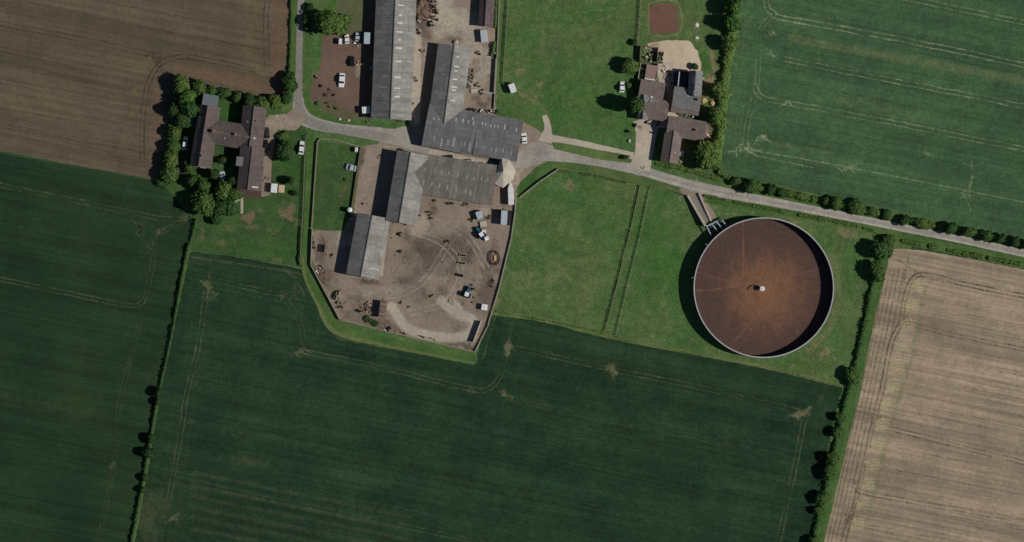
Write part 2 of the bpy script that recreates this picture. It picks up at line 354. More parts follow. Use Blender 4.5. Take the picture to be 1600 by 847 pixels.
def m_cropl(P):
    tr = mx(pair(P, [(-60, 278), (0, 290), (100, 310), (192, 329), (252, 341), (292, 343)], 6.5, .5, 1.4, .7), pair(P, [(-60, 425), (0, 437), (120, 461), (205, 478), (226, 465), (236, 425), (238, 400), (234, 384), (255, 362), (290, 342)], 6, .5, 1.4, .7),
            pair(P, [(222, 490), (204, 563), (187, 627), (178, 725), (163, 800), (155, 850), (148, 930)], 6, .4, 1.4, .5))
    bare = mx(strands(P, 250, 362, 8, 22, 30, .75), strands(P, 220, 358, 10, 14, -10, .55), strands(P, 288, 340, 13, 8, -20, .6), strands(P, 272, 310, 16, 10, 30, .45), strands(P, 177, 728, 6, 8, 0, .7), strands(P, 205, 560, 4, 14, 10, .4), strands(P, 240, 455, 10, 12, 0, .35))
    st = mx(line(P, [(-60, 610), (0, 622), (160, 655)], 5, 22, .35), line(P, [(-60, 225), (0, 238), (245, 287)], .6, 2, .5))
    return mx(tr, bare), st, bare * 0
area('crop_field', [(-70, 226), (0, 240), (120, 262), (243, 284), (262, 296), (300, 340), (294, 390), (280, 450), (262, 530), (242, 620), (224, 720), (202, 850), (178, 940), (-70, 940)], .020, M['crop_left'], m_cropl, step=1.5, seed=3)
def m_cropr(P):
    tr = mx(pair(P, [(1193, -60), (1197, 5), (1208, 20), (1228, 29), (1400, 60), (1600, 102), (1680, 119)], 7.5, .5, 1.2, .92), pair(P, [(1225, 92), (1400, 127), (1600, 166), (1680, 182)], 7, .4, 1.2, .75),
            pair(P, [(1178, 132), (1192, 152), (1234, 161), (1400, 193), (1600, 233), (1680, 249)], 7, .4, 1.2, .75), pair(P, [(1330, -20), (1425, -1), (1600, 35), (1680, 52)], 7, .4, 1.2, .75),
            pair(P, [(1204, 26), (1192, 40), (1186, 60), (1182, 135), (1171, 180), (1163, 230)], 7, .4, 1.3, .6), line(P, curve([(1180, 236), (1264, 250), (1400, 276), (1600, 316)]), .4, 1.4, .6), line(P, curve([(1180, 243), (1270, 262)]), .4, 1.4, .6))
    bare = mx(strands(P, 1168, 234, 22, 7, 5, .9), strands(P, 1193, 215, 12, 6, 10, .9), strands(P, 1204, 53, 11, 4, -5, .65), strands(P, 1202, 85, 12, 5, 15, .65), strands(P, 1328, 261, 18, 6, 5, .75), strands(P, 1516, 285, 6, 34, 6, .6), strands(P, 1447, 239, 10, 3, 10, .5), strands(P, 1231, 160, 8, 5))
    band = mx(line(P, [(1240, 60), (1370, 85), (1600, 125)], 3, 10, .6), line(P, [(1200, 222), (1300, 240)], 1.5, 3, .5), *[line(P, [(x, 0), (x - 22, 240)], .8, 2, .4) for x in (1160, 1168, 1176)], blob(P, 1380, 168, 120, 12, 12, .4))
    return mx(tr, bare), band, bare * 0
area('crop_field', [(1153, -70), (1680, -70), (1680, 393), (1600, 374), (1500, 353), (1400, 330), (1300, 310), (1220, 290), (1132, 272), (1124, 240), (1131, 160), (1146, 60)], .020, M['crop_right'], m_cropr, step=1.5, seed=4)
def m_stl(P):
    d = mx(pair(P, [(-60, 25), (0, 37), (120, 60), (240, 86)], 7, .6, 1.4, .75), pair(P, [(-60, 115), (0, 127), (120, 148), (222, 168)], 6.5, .5, 1.4, .55), pair(P, [(-60, 184), (0, 196), (120, 217), (216, 233)], 6.5, .5, 1.4, .7),
           pair(P, [(222, 250), (222, 205), (228, 145), (240, 112), (256, 96), (284, 89), (324, 94), (400, 110)], 6.5, .6, 1.5, .85), pair(P, [(417, -60), (417, 0), (415, 45), (418, 108)], 7.5, .6, 1.5, .8),
           *[line(P, s, .5, 1.6, .5) for s in ([(-60, -9), (405, 76)], [(150, 0), (410, 50)], [(-60, 52), (220, 108)], [(-60, 75), (220, 128)], [(-60, 160), (215, 205)], [(-60, 90), (215, 146)], [(320, 0), (410, 14)])],
           pair(P, [(232, 82), (246, 96), (250, 112)], 5, .5, 1.4, .7), blob(P, 245, 92, 10, 7, 0, .5))
    st = mx(*[blob(P, x, y, 9, 10, 0, .7) for x, y in ((222, 103), (214, 142), (205, 178), (196, 222), (398, 20), (396, 40), (390, 62), (388, 85), (402, 100))], blob(P, 235, 92, 5, 6), line(P, [(-60, 105), (0, 112), (215, 160)], 3, 9, .28))
    warm = mx(line(P, [(438, -60), (436, 115)], 9, 10, .6), line(P, [(280, 108), (440, 140)], 5, 10, .6), line(P, [(245, 130), (238, 280)], 5, 8, .45))
    return d, st, warm
area('stubble_field', [(-70, -70), (455, -70), (453, 0), (450, 60), (446, 128), (455, 160), (390, 160), (330, 148), (268, 138), (262, 200), (248, 282), (120, 259), (0, 236), (-70, 222)], .018, M['stubble_left'], m_stl, step=1.5, seed=5)
def m_str(P):
    head = [(1600, 462), (1520, 447), (1448, 430), (1425, 438), (1413, 470), (1408, 500), (1392, 540), (1380, 600), (1366, 655), (1342, 761), (1319, 845), (1300, 930)]
    d = mx(pair(P, head, 6, .7, 1.5, .85), *[pair(P, [(x, y), (x + 6, y + 12), (x + 22, y + 20), (1600, yy), (1680, yy + 16)], 6, .5, 1.4, a) for x, y, yy, a in ((1412, 490, 547, .75), (1396, 535, 585, .45), (1364, 648, 723, .8), (1338, 752, 814, .75), (1322, 800, 868, .6))],
           *[line(P, s, .5, 1.8, .42) for s in slope_lines(1400, 1680, (470, 497, 585, 612, 628, 700, 735, 790, 842), 0, .195)],
           *[line(P, [(1385 + k, 420), (1365 + k, 520), (1290 + k, 860), (1275 + k, 930)], .5, 1.6, .6) for k in (0, 6, 13, 20, 28)], *[line(P, s, 1.2, 3, .3) for s in slope_lines(1400, 1680, (455, 520, 567, 640, 680, 720, 770, 820), 0, .195)], line(P, [(1400, 405), (1440, 430)], .6, 1.5, .6), line(P, [(1420, 400), (1412, 440)], .6, 1.5, .6))
    pal = []; grn = []
    for i in range(13):
        t = i / 12; x = 1432 - 92 * t ** 1.05; y = 448 + 372 * t
        pal.append(blob(P, x - 1, y, 10, 12, 12, .45)); grn.append(blob(P, x + 13, y + 5, 3, 9, 12, .5)); [pal.append(line(P, curve([(x - 11, y + k + 5), (x - 2, y + k - 1), (x + 10, y + k)]), .3, 1.6, .75)) for k in (-9, -4, 1, 6)]
    return d, mx(*pal), mx(line(P, [(1446, 448), (1425, 560), (1400, 640), (1378, 720), (1352, 830)], 1.2, 5, .5, 1.2), *grn)
area('stubble_field', [(1392, 388), (1440, 391), (1520, 405), (1600, 421), (1680, 437), (1680, 940), (1262, 940), (1288, 845), (1318, 720), (1345, 610), (1370, 480), (1386, 420)], .020, M['stubble_right'], m_str, step=1.4, amp=.4, seed=6)

# roads, yards and paths
def strip(pts, w):
    c = curve(pts, 5); ws = np.interp(np.linspace(0, 1, len(c)), np.linspace(0, 1, len(w)), w)
    n = len(c); L = []; R = []
    for i, p in enumerate(c):
        d = c[min(i + 1, n - 1)] - c[max(i - 1, 0)]; d = d / (np.hypot(*d) + 1e-9); nn = np.array((-d[1], d[0])) * ws[i] / 2; L.append(tuple(p + nn)); R.append(tuple(p - nn))
    return L + R[::-1]
road_c = [(600, 212), (680, 232), (760, 244), (830, 243), (862, 240), (930, 251), (1005, 268), (1085, 291), (1150, 305), (1250, 324), (1330, 340), (1400, 354), (1500, 374), (1600, 396), (1690, 415)]
def m_road(P):
    c = curve(road_c[6:])
    return mx(line(P, offset(c, 4.2), .4, 1.6, .75), line(P, offset(c, -4.2), .3, 1.6, .5)), mx(blob(P, 840, 235, 30, 12, 0, .6), line(P, curve([(466, -60), (467, 100), (468, 170), (500, 196), (600, 214)]), 5, 5, .9), line(P, c, .5, 3, .5)), np.zeros(len(P))
area('yard', [(647, -60), (775, -60), (776, 20), (772, 100), (775, 180), (820, 192), (850, 208), (856, 216), (870, 226), (858, 250), (835, 262), (810, 295), (808, 308), (802, 330), (790, 400), (765, 498), (741, 550), (650, 530), (533, 501), (516, 470), (497, 430), (487, 405), (488, 360), (535, 361), (553, 330), (566, 228), (590, 225), (605, 205), (637, 195), (644, 100)],
     .030, M['yard'], lambda P: (mx(blob(P, 700, 400, 75, 60, 20, .85), blob(P, 650, 450, 40, 40, 0, .75), blob(P, 600, 510, 70, 16, 12, .7), blob(P, 700, 535, 70, 10, 12, .9), blob(P, 560, 490, 40, 30, 30, .6), blob(P, 515, 440, 12, 26, -25, .7), blob(P, 500, 390, 9, 30, 0, .8), blob(P, 760, 450, 22, 60, 10, .8), blob(P, 770, 400, 12, 40, 0, .6),
                                     blob(P, 660, 20, 14, 50, 0, .95), blob(P, 663, 58, 18, 10, 0, .7), blob(P, 712, 62, 16, 8, 10, .9), blob(P, 565, 245, 5, 25, 10, .9), blob(P, 575, 440, 26, 5, 8, .9), blob(P, 752, 160, 24, 14, 0, .8), blob(P, 735, 125, 10, 24, 0, .5), line(P, [(606, 350), (597, 430)], 3, 5, .5), blob(P, 675, 325, 10, 10, 0, .8)),
                                 mx(line(P, curve([(690, 470), (715, 490), (738, 500), (735, 520), (700, 528), (640, 515), (612, 480)]), 4, 9, .95), blob(P, 712, 483, 22, 12, 35, .9), line(P, curve([(520, 440), (570, 455), (640, 450), (700, 410)]), 4, 12, .38), blob(P, 690, 20, 34, 70, 0, 1.0), blob(P, 725, 40, 30, 40, 0, .8), blob(P, 740, 75, 25, 40, 0, .75), line(P, [(650, 60), (648, 190)], 6, 6, 1), line(P, [(770, 100), (745, 130)], 8, 8, .6), blob(P, 655, 350, 14, 30, 0, .6), blob(P, 700, 360, 60, 20, 0, .35), line(P, [(606, 345), (596, 430)], 1, 4, .8), blob(P, 640, 210, 50, 14, 12, .8), line(P, [(662, 236), (775, 258)], 3, 4, .9), blob(P, 820, 240, 30, 14, 0, .5), line(P, [(583, 230), (562, 330)], 8, 8, .3), blob(P, 535, 375, 18, 22, 0, .6), blob(P, 795, 270, 20, 20, 0, .7), blob(P, 760, 330, 14, 10, 0, .6), *[pair(P, c_, 8, .7, 1.6, .6) for c_ in ([(640, 360), (690, 380), (720, 420), (700, 470), (640, 490)], [(540, 430), (600, 462), (660, 440), (720, 350)], [(680, 345), (730, 370), (760, 420)], [(700, 0), (705, 40), (750, 80)], [(662, 70), (655, 130), (650, 200)], [(600, 225), (660, 228), (760, 246)])]),
                                 mx(blob(P, 712, 510, 8, 12, 30, .4), *[pair(P, c_, 7, .5, 1.3, .4) for c_ in ([(600, 440), (660, 455), (735, 500), (720, 530)], [(660, 360), (640, 420), (560, 450), (520, 430)], [(740, 380), (700, 430), (690, 500)])], np.clip(vnoise(P, 3)[:, 0] * vnoise(P + 50, 17)[:, 1] * 1.6 - .3, 0, .6), *[blob(P, x, y, 2.2, 1.6, 20, .95) for x, y in ((606, 300), (574, 318), (650, 378), (620, 420), (612, 372), (632, 400), (640, 412), (675, 462), (700, 440), (690, 410), (655, 390), (668, 425), (604, 405), (617, 398), (622, 392), (690, 455), (770, 435), (765, 445), (560, 470), (545, 462))])), step=1.3, seed=7)
area('earth_yard', [(503, 60), (520, 30), (545, -60), (592, -60), (588, 60), (582, 182), (545, 188), (505, 172), (484, 152), (489, 120), (500, 108)], .026, M['earth'],
     lambda P: (mx(blob(P, 545, 10, 30, 50, 0, .9), line(P, [(495, 160), (575, 190)], 2, 8, .8), blob(P, 486, 125, 8, 15, 0, .6)), mx(blob(P, 560, 110, 6, 12, 0, .8), blob(P, 568, 100, 4, 4)), blob(P, 548, 180, 20, 8, 0, .4)), step=1.3, seed=8)
area('road', strip([(471, -70), (470, 0), (468, 60), (467, 110), (466, 150), (470, 178), (490, 192), (530, 201), (600, 211), (650, 222), (672, 236)], (10, 10, 10, 10, 14, 24, 20, 16, 22, 30, 14)), .034, M['road'], m_road, step=1.3, amp=.3, seed=9)
area('road', strip([(800, 258), (818, 250), (840, 238)] + road_c[4:], (10, 26, 36, 26, 17, 15, 15, 18, 14, 13, 12, 12, 12, 12, 12)), .038, M['road'], m_road, step=1.3, amp=.3, seed=10)
area('driveway', [(480, 186), (462, 204), (433, 203), (428, 230), (424, 262), (422, 305), (408, 308), (411, 240), (413, 190), (420, 180), (448, 178), (461, 166)], .036, M['yard'], lambda P: (blob(P, 415, 285, 10, 30, 0, .2), blob(P, 440, 190, 40, 15, 0, .5), blob(P, 0, 0, 1, 1)), step=1.3, amp=.5, seed=11)
area('path', strip([(851, 180), (856, 200), (852, 222)], (8, 11, 22)), .042, M['gravel'], None, amp=.5, seed=12)
area('path', strip([(856, 215), (880, 219), (930, 229), (990, 244)], (12, 10, 9, 11)), .046, M['gravel'], None, amp=.4, seed=13)
area('driveway', [(990, 190), (1000, 186), (1035, 190), (1027, 205), (1018, 250), (1016, 268), (982, 262), (992, 240), (994, 212)], .050, M['gravel'], lambda P: (blob(P, 1000, 200, 6, 6), blob(P, 1008, 225, 14, 30, 0, .7), blob(P, 0, 0, 1, 1)), amp=.5, seed=14)
area('driveway', strip([(1075, 288), (1085, 305), (1100, 330), (1108, 345)], (34, 24, 26, 26)), .026, M['yard'], None, amp=.4, seed=15)
area('sand_yard', [(1012, 68), (1040, 63), (1078, 64), (1090, 80), (1096, 98), (1094, 112), (1050, 114), (1036, 106), (1034, 84), (1014, 77)], .028, M['sand'], lambda P: (mx(blob(P, 1020, 72, 12, 6), blob(P, 1060, 80, 20, 10, 0, .3)),), seed=16, amp=1.0)
area('riding_patch', [(1020, 6), (1048, 5), (1060, 12), (1057, 26), (1061, 48), (1050, 52), (1022, 52), (1015, 40), (1014, 16)], .028, ground_mat('red_earth', C(98, 70, 60), C(104, 78, 66), (C(84, 92, 58),), amp=.12, gs=1.6), None, seed=17, amp=.8)
area('grass_island', [(862, 222), (880, 224), (985, 243), (978, 254), (940, 250), (866, 233)], .054, M['grassy'], None, seed=18, amp=.5)
area('grass_island', [(806, 300), (812, 286), (826, 272), (836, 272), (840, 281), (812, 304)], .054, M['grassy'], lambda P: (P[:, 0] * 0, P[:, 0] * 0 + .8, P[:, 0] * 0), seed=19, amp=.5)
area('courtyard', [(1026, 100), (1052, 96), (1052, 134), (1060, 182), (1046, 200), (1030, 200), (1030, 130)], .040, M['gravel'], lambda P: (mx(blob(P, 1045, 115, 8, 12, 0, .6), blob(P, 1040, 150, 8, 20, 0, .5)), blob(P, 1040, 108, 10, 6), blob(P, 0, 0, 1, 1)), seed=20, amp=.4)
area('garden_path', [(349, 328), (373, 308), (380, 308), (380, 334), (376, 334), (376, 312)], .03, M['gravel'], None, amp=.2, seed=21)
area('terrace', [(1092, 190), (1112, 196), (1112, 222), (1096, 222)], .03, M['earth'], None, amp=.4, seed=22)
for i, pts in enumerate(([(459, -60), (458, 60), (455, 150), (440, 175)], [(481, -60), (482, 80), (484, 160), (510, 190), (560, 200), (605, 200)])):
    area('grass_verge', strip(pts, (11, 12, 14, 12) if i == 0 else (9, 10, 12, 14, 10, 6)), .024, M['grassy'], lambda P: (P[:, 0] * 0 + .15, P[:, 0] * 0 + .5, P[:, 0] * 0), seed=30 + i, amp=1)
area('grass_verge', strip([(860, 262), (930, 266), (1010, 284), (1062, 300)], (7, 10, 12, 6)), .024, M['grassy'], lambda P: (P[:, 0] * 0 + .25, P[:, 0] * 0 + .2, P[:, 0] * 0 + .3), seed=33, amp=1)
area('grass_verge', strip([(1130, 286), (1250, 309), (1400, 340), (1600, 381), (1690, 400)], (14, 16, 16, 16, 16)), .026, M['grassy'], lambda P: (P[:, 0] * 0 + .15, P[:, 0] * 0 + .5, P[:, 0] * 0 + .1), seed=34, amp=1)
area('grass_verge', strip([(1100, 312), (1200, 327), (1330, 352), (1400, 370), (1600, 411), (1690, 429)], (9, 12, 12, 18, 18, 18)), .028, M['grassy'], lambda P: (P[:, 0] * 0 + .1, P[:, 0] * 0 + .5, P[:, 0] * 0 + .15), seed=35, amp=1)
area('grass_verge', strip([(486, 205), (479, 360), (477, 418), (500, 470), (525, 512), (600, 534), (745, 562)], (9, 9, 10, 16, 20, 16, 14)), .026, M['grassy'], lambda P: (line(P, curve([(470, 400), (478, 440), (498, 480), (522, 518), (600, 541), (740, 570)]), 2, 4, .8), P[:, 0] * 0 + .5, P[:, 0] * 0), seed=36, amp=.6)
area('grass_verge', strip([(768, 488), (850, 500), (962, 528), (1190, 572), (1316, 603)], (9, 7, 7, 6, 6)), .026, M['grassy'], lambda P: (P[:, 0] * 0 + .35, P[:, 0] * 0 + .1, P[:, 0] * 0 + .1), seed=37, amp=.6)
area('grass_verge', strip([(1384, 380), (1366, 470), (1342, 570), (1312, 680), (1288, 790), (1272, 860), (1258, 940)], (18, 15, 15, 18, 20, 20, 20)), .028, M['grassy'], lambda P: (P[:, 0] * 0 + .25, P[:, 0] * 0 + .6, P[:, 0] * 0), seed=38, amp=.8)
area('grass_verge', strip([(302, 345), (292, 400), (266, 525), (246, 625), (226, 740), (206, 850), (190, 940)], (6, 7, 6, 6, 9, 8, 8)), .028, M['pasture'], lambda P: (P[:, 0] * 0 + .12, P[:, 0] * 0, P[:, 0] * 0 + .2), seed=39, amp=.8)
area('grass_verge', strip([(1152, -60), (1142, 60), (1128, 150), (1122, 245)], (9, 9, 8, 8)), .028, M['grassy'], lambda P: (P[:, 0] * 0 + .3, P[:, 0] * 0 + .4, P[:, 0] * 0), seed=40, amp=.8)
# ------------------------------------------------------------------ materials of built things
M['sheet'] = roof_mat('fibre_cement_sheet', C(132, 129, 124), C(118, 116, 111), C(92, 88, 80), streak=.55)
M['sheet_dark'] = roof_mat('weathered_sheet', C(104, 104, 104), C(96, 97, 98), C(84, 76, 70), streak=.55)
M['sheet_brown'] = roof_mat('mossy_sheet', C(104, 100, 94), C(112, 108, 102), C(86, 74, 66), streak=.7)
M['tile'] = roof_mat('dim_clay_tile', C(90, 80, 76), C(80, 72, 69), C(66, 58, 56), joint=.06, sheet=.6, streak=.5, course=.6)  # farmhouse tile, darkened in its colour for the dimming on the left
M['tile_brown'] = roof_mat('brown_clay_tile', C(112, 98, 91), C(100, 90, 86), C(86, 78, 74), joint=.06, sheet=.6, streak=.5, course=.6)
M['slate'] = roof_mat('grey_slate', C(112, 112, 108), C(102, 102, 102), C(88, 84, 82), joint=.06, sheet=.6, streak=.4, course=.6)
M['light'] = flat_mat('rooflight_sheet', C(152, 150, 142), .4, .15, 3)
M['light_dim'] = flat_mat('dull_rooflight_sheet', C(132, 130, 124), .5, .15, 3)
M['block'] = flat_mat('block_wall', C(128, 122, 112), .9, .2, 2)
M['brick'] = flat_mat('brick_wall', C(122, 92, 78), .9, .2, 2)
M['brick_dull'] = flat_mat('dull_brick_wall', C(96, 80, 72), .9, .2, 2)
M['concrete'] = flat_mat('raw_concrete', C(158, 150, 138), .9, .15, 2)
M['white'] = flat_mat('white_paint', C(214, 216, 216), .4, .06, 3, spec=.4)
M['offwhite'] = flat_mat('off_white_paint', C(190, 190, 186), .5, .12, 3)
M['lgrey'] = flat_mat('light_grey_paint', C(150, 158, 164), .45, .1, 2)
M['blue'] = flat_mat('blue_paint', C(40, 84, 110), .4, .15, 2)
M['glass'] = flat_mat('dark_glass', C(22, 28, 34), .15, .05, 3, spec=.5)
M['black'] = flat_mat('black_rubber', C(22, 22, 24), .8, .2, 2)
M['dkmetal'] = flat_mat('dark_metal', C(48, 46, 46), .6, .3, 1.5)
M['rust'] = flat_mat('rusty_metal', C(86, 60, 50), .8, .3, 1.5)
M['wood'] = flat_mat('grey_timber', C(120, 112, 96), .9, .25, 2)
M['bark'] = flat_mat('bark', C(70, 58, 46), .95, .3, 2)
M['dark'] = flat_mat('dark_clutter', C(44, 36, 32), .9, .35, 1.5)
M['heap'] = flat_mat('soil_heap', C(96, 80, 68), 1, .3, 1.2)
M['straw'] = flat_mat('straw', C(172, 150, 110), 1, .2, 2)
M['bakelite'] = flat_mat('dark_red_paint', C(84, 40, 40), .5, .2, 2)
M['leaf'] = leaf_mat('mid_foliage', C(58, 88, 44), C(44, 70, 36), C(84, 102, 50))
M['leaf_dark'] = leaf_mat('dark_foliage', C(48, 70, 38), C(38, 58, 34), C(56, 78, 40))
M['leaf_light'] = leaf_mat('light_foliage', C(78, 110, 52), C(56, 86, 42), C(98, 114, 60))

# ------------------------------------------------------------------ buildings
def px2(p): return Vector(((p[0] - 800) * S, (423.5 - p[1]) * S))
class Wing:
    """gable roof between ridge ends a, b (photo pixels), half widths in pixels to the left and right of a->b"""
    def __init__(s, root, org, a, b, wl, wr, ezl, ezr, rz, roof, wall, over=.25, name='roof', skew=(0, 0)):
        s.root, s.org = root, Vector((org[0], org[1]))
        A, B = px2(a), px2(b); s.A, s.B = A, B; d = (B - A).normalized(); s.d = d; s.n = Vector((-d.y, d.x)); s.L = (B - A).length
        s.wl, s.wr, s.ezl, s.ezr, s.rz = wl * S, wr * S, ezl, ezr, rz
        o = s.org; v, f, uv = [], [], []
        for sg, w, ez in ((1, s.wl, ezl), (-1, s.wr, ezr)):
            g = (rz - ez) / w; sl = math.hypot(w + over, g * (w + over)); k = len(v)
            for t, (x, e) in ((0, (A, -over)), (1, (B, over))):
                for q, z in ((0, rz), (w + over, rz - g * (w + over))):
                    p = x + d * e + s.n * sg * q - o
                    v += [(p.x, p.y, z), (p.x, p.y, z - .12)]
            # order: A ridge top/bottom, A eave t/b, B ridge t/b, B eave t/b
            U = s.L + 2 * over
            quads = [((k, k + 2, k + 6, k + 4), ((0, 0), (0, sl), (U, sl), (U, 0))), ((k + 1, k + 5, k + 7, k + 3), ((0, 0),) * 4), ((k + 2, k + 3, k + 7, k + 6), ((0, 0),) * 4),
                     ((k, k + 1, k + 3, k + 2), ((0, 0),) * 4), ((k + 4, k + 6, k + 7, k + 5), ((0, 0),) * 4)]
            for q, u in quads:
                if sg < 0: q = q[::-1]; u = u[::-1]
                f.append(q); uv += list(u)
        s.roof = mesh(name, v, f, roof, root, uvs=uv)
        a0, b0 = A + d * .05, B - d * .05
        m = MB(); P = lambda x, q, z: (*(x + s.n * q - o), z)
        wl_, wr_ = s.wl - .05, s.wr - .05
        vs = []
        for x in (a0, b0): vs += [P(x, wl_, 0), P(x, -wr_, 0), P(x, -wr_, ezr - .14), P(x, 0, rz - .16), P(x, wl_, ezl - .14)]
        m.add(vs, [(0, 1, 2, 3, 4), (9, 8, 7, 6, 5), (0, 4, 9, 5), (1, 6, 7, 2)]); m.build('wall', wall, root)
        rc = MB(); p, q = A - d * over - o, B + d * over - o; rc.bar((p.x, p.y, rz + .0), (q.x, q.y, rz + .0), .22); rc.build('ridge_cap', roof if roof != M['tile'] else M['tile_brown'], s.roof)
    def z(s, p):
        q = (p - s.A).dot(s.n); return s.rz - (s.rz - s.ezl) / s.wl * q if q > 0 else s.rz + (s.rz - s.ezr) / s.wr * q
    def light(s, x, y, l=10, w=2.2, mat='light', lift=.05):
        """rooflight lying on the slope at photo pixel x, y; l along the slope, w along the ridge (pixels)"""
        c = px2((x, y)); v = []; l *= S * rng.uniform(.8, 1.15); w *= S * rng.uniform(.8, 1.25)
        for k in (0, -.07):
            for a, b in ((-1, -1), (1, -1), (1, 1), (-1, 1)):
                p = c + s.n * a * l / 2 + s.d * b * w / 2; v.append((p.x - s.org.x, p.y - s.org.y, s.z(p) + lift + k))
        return mesh('rooflight', v, [(3, 2, 1, 0), (4, 5, 6, 7), (0, 1, 5, 4), (1, 2, 6, 5), (2, 3, 7, 6), (3, 0, 4, 7)], M[mat], s.root)
    def door(s, t, side, w, h, mat, kind='door'):
        p = s.A + s.d * s.L * t + s.n * side * ((s.wl if side > 0 else s.wr) + .02) - s.org
        m = MB(); m.box(p.x, p.y, 0.02 if kind == 'door' else 1.0, w, .12, h, math.atan2(s.d.y, s.d.x)); return m.build(kind, M[mat], s.root)
    def chimney(s, x, y, w=.8, h=1.2, mat='brick'):
        c = px2((x, y)); z = s.z(c); m = MB(); m.box(c.x - s.org.x, c.y - s.org.y, z - .6, w, w, .6 + h, math.atan2(s.d.y, s.d.x)); m.cyl(c.x - s.org.x, c.y - s.org.y, z + h, .16, .3, 10)
        return m.build('chimney', M[mat], s.roof)
def bld(name, label, cat, p, group=None):
    c = W(*p); return thing(name, label, cat, c, 0, group), c

# long barn running out of the top of the picture
r, o = bld('long_barn', 'longest grey barn with two rows of pale rooflights, running off the top edge', 'barn', (614, 60))
w = Wing(r, o, (621.4, -60), (611, 186), 31, 29.5, 3.7, 3.9, 7.0, M['sheet'], M['block'])
for k, (y, l, mt) in enumerate([(-40, 10, 'light'), (-16, 10, 'light'), (8.5, 10, 'light_dim'), (24, 5, 'light_dim'), (36, 9, 'light_dim'), (50, 9, 'light_dim'), (62, 5, 'light_dim'), (75, 9, 'light_dim'), (96, 9, 'light_dim'), (120.6, 9, 'light'), (137.5, 10, 'light'), (151, 9, 'light')]):
    w.light(614 - .045 * y - 7.5, y, l, 1.8, mt); w.light(617.5 - .043 * y + 10, y + 1.5, l, 2.4, 'light')
for t in (.15, .4, .65, .9): w.door(t, 1, 3.5, 3.2, 'dkmetal')
w.door(.8, -1, 3.5, 3.2, 'dkmetal')

# L-shaped cattle barn in the middle: one building, three roofs
r, o = bld('cattle_barn', 'grey T-shaped barn between the long barn and the grass field, next to the narrow lane', 'barn', (720, 190))
w = Wing(r, o, (710.5, 73), (693.5, 200), 25, 24.5, 3.2, 3.2, 5.5, M['sheet'], M['block'])
for y, k in ((88, 4), (102, 8), (117, 6), (124, 3), (133, 8), (140, 5), (154.5, 9)): w.light(709 - .118 * (y - 73) - 11.5, y, k, 1.6, 'light_dim')
for y, k in ((90, 4), (105, 8), (112, 6), (125, 8), (137, 10), (142, 5), (158, 9)): w.light(709 - .118 * (y - 73) + 8.5, y, k, 1.8, 'light')
w.door(.3, -1, 3, 2.6, 'dkmetal')
w = Wing(r, o, (666.5, 195.5), (742, 210), 32.5, 32, 3.2, 3.2, 6.0, M['sheet_dark'], M['block'])
for x, y, k in ((678, 186, 3), (686, 187, 4), (713, 188, 6), (724, 189, 8), (732, 191, 6), (740, 193, 6), (739, 186, 6)): w.light(x, y, k, 1.8, 'light')
for x, y, k in ((679, 217, 9), (690, 223, 14), (700, 223, 10), (709, 223, 13), (721, 226, 8), (726, 226, 7), (734, 230, 15)): w.light(x, y, k, 3.6 if k > 9 else 2, 'light_dim')
w = Wing(r, o, (745, 210.5), (811.5, 221.5), 32.5, 31, 3.2, 3.2, 5.8, M['sheet_dark'], M['block'])
for x, y, k in ((754, 194, 5), (759, 195, 5), (767, 197, 5), (773, 198, 5), (778, 199, 5), (789, 199, 8), (807, 203, 6)): w.light(x, y, k, 1.8, 'light')
for x, y, k in ((745, 227, 9), (757, 231, 4), (768, 234, 6), (775, 235, 7), (786, 236, 6), (799, 239, 6)): w.light(x, y, k, 2, 'light_dim')
w.door(.5, -1, 3, 2.6, 'dkmetal')

# lower L-shaped barn
r, o = bld('corner_barn', 'L-shaped barn south of the narrow lane, dark west slope and brown stained east wing', 'barn', (680, 280))
w = Wing(r, o, (642.5, 240), (624.5, 347), 26, 20.5, 4.1, 4.6, 6.8, M['sheet'], M['block'])
for y in (301, 311, 325, 333): w.light(632 - .165 * (y - 301) - 9, y, 5, 1.5, 'light_dim')
w.door(.8, 1, 3, 3, 'dkmetal')
w = Wing(r, o, (634, 267.5), (772.5, 290), 30.5, 31, 3.4, 3.4, 5.7, M['sheet_brown'], M['brick_dull'])
for x, y, k in ((665, 265, 6), (680, 268, 5), (690, 269, 5), (702, 271, 6), (715, 275, 6), (730, 277, 5), (741, 279, 5), (753, 279, 6), (762, 281, 4)): w.light(x, y, k, 2, 'light_dim')
for x, y, k in ((645, 289, 7), (662, 286, 9), (675, 288, 7), (687, 290, 8), (699, 293, 8), (713, 296, 6), (728, 299, 6), (735, 302, 7)): w.light(x, y, k, 2.2, 'light_dim')
w.door(.3, -1, 3, 2.4, 'dkmetal'); w.door(.7, -1, 3, 2.4, 'dkmetal')

r, o = bld('yard_barn', 'smaller grey gable barn in the open yard, southernmost of the barns', 'barn', (575, 385))
w = Wing(r, o, (582.5, 338), (565, 431), 26.5, 22.5, 3.6, 3.8, 6.1, M['sheet'], M['block'])
for x, y in ((580, 352), (577, 366)): w.light(x - 12, y, 5, 1.4, 'light_dim')
w.light(571, 415, 7, 1.2, 'light_dim'); w.light(586, 420, 14, 1, 'light')
w.door(.5, 1, 4, 3, 'dkmetal')

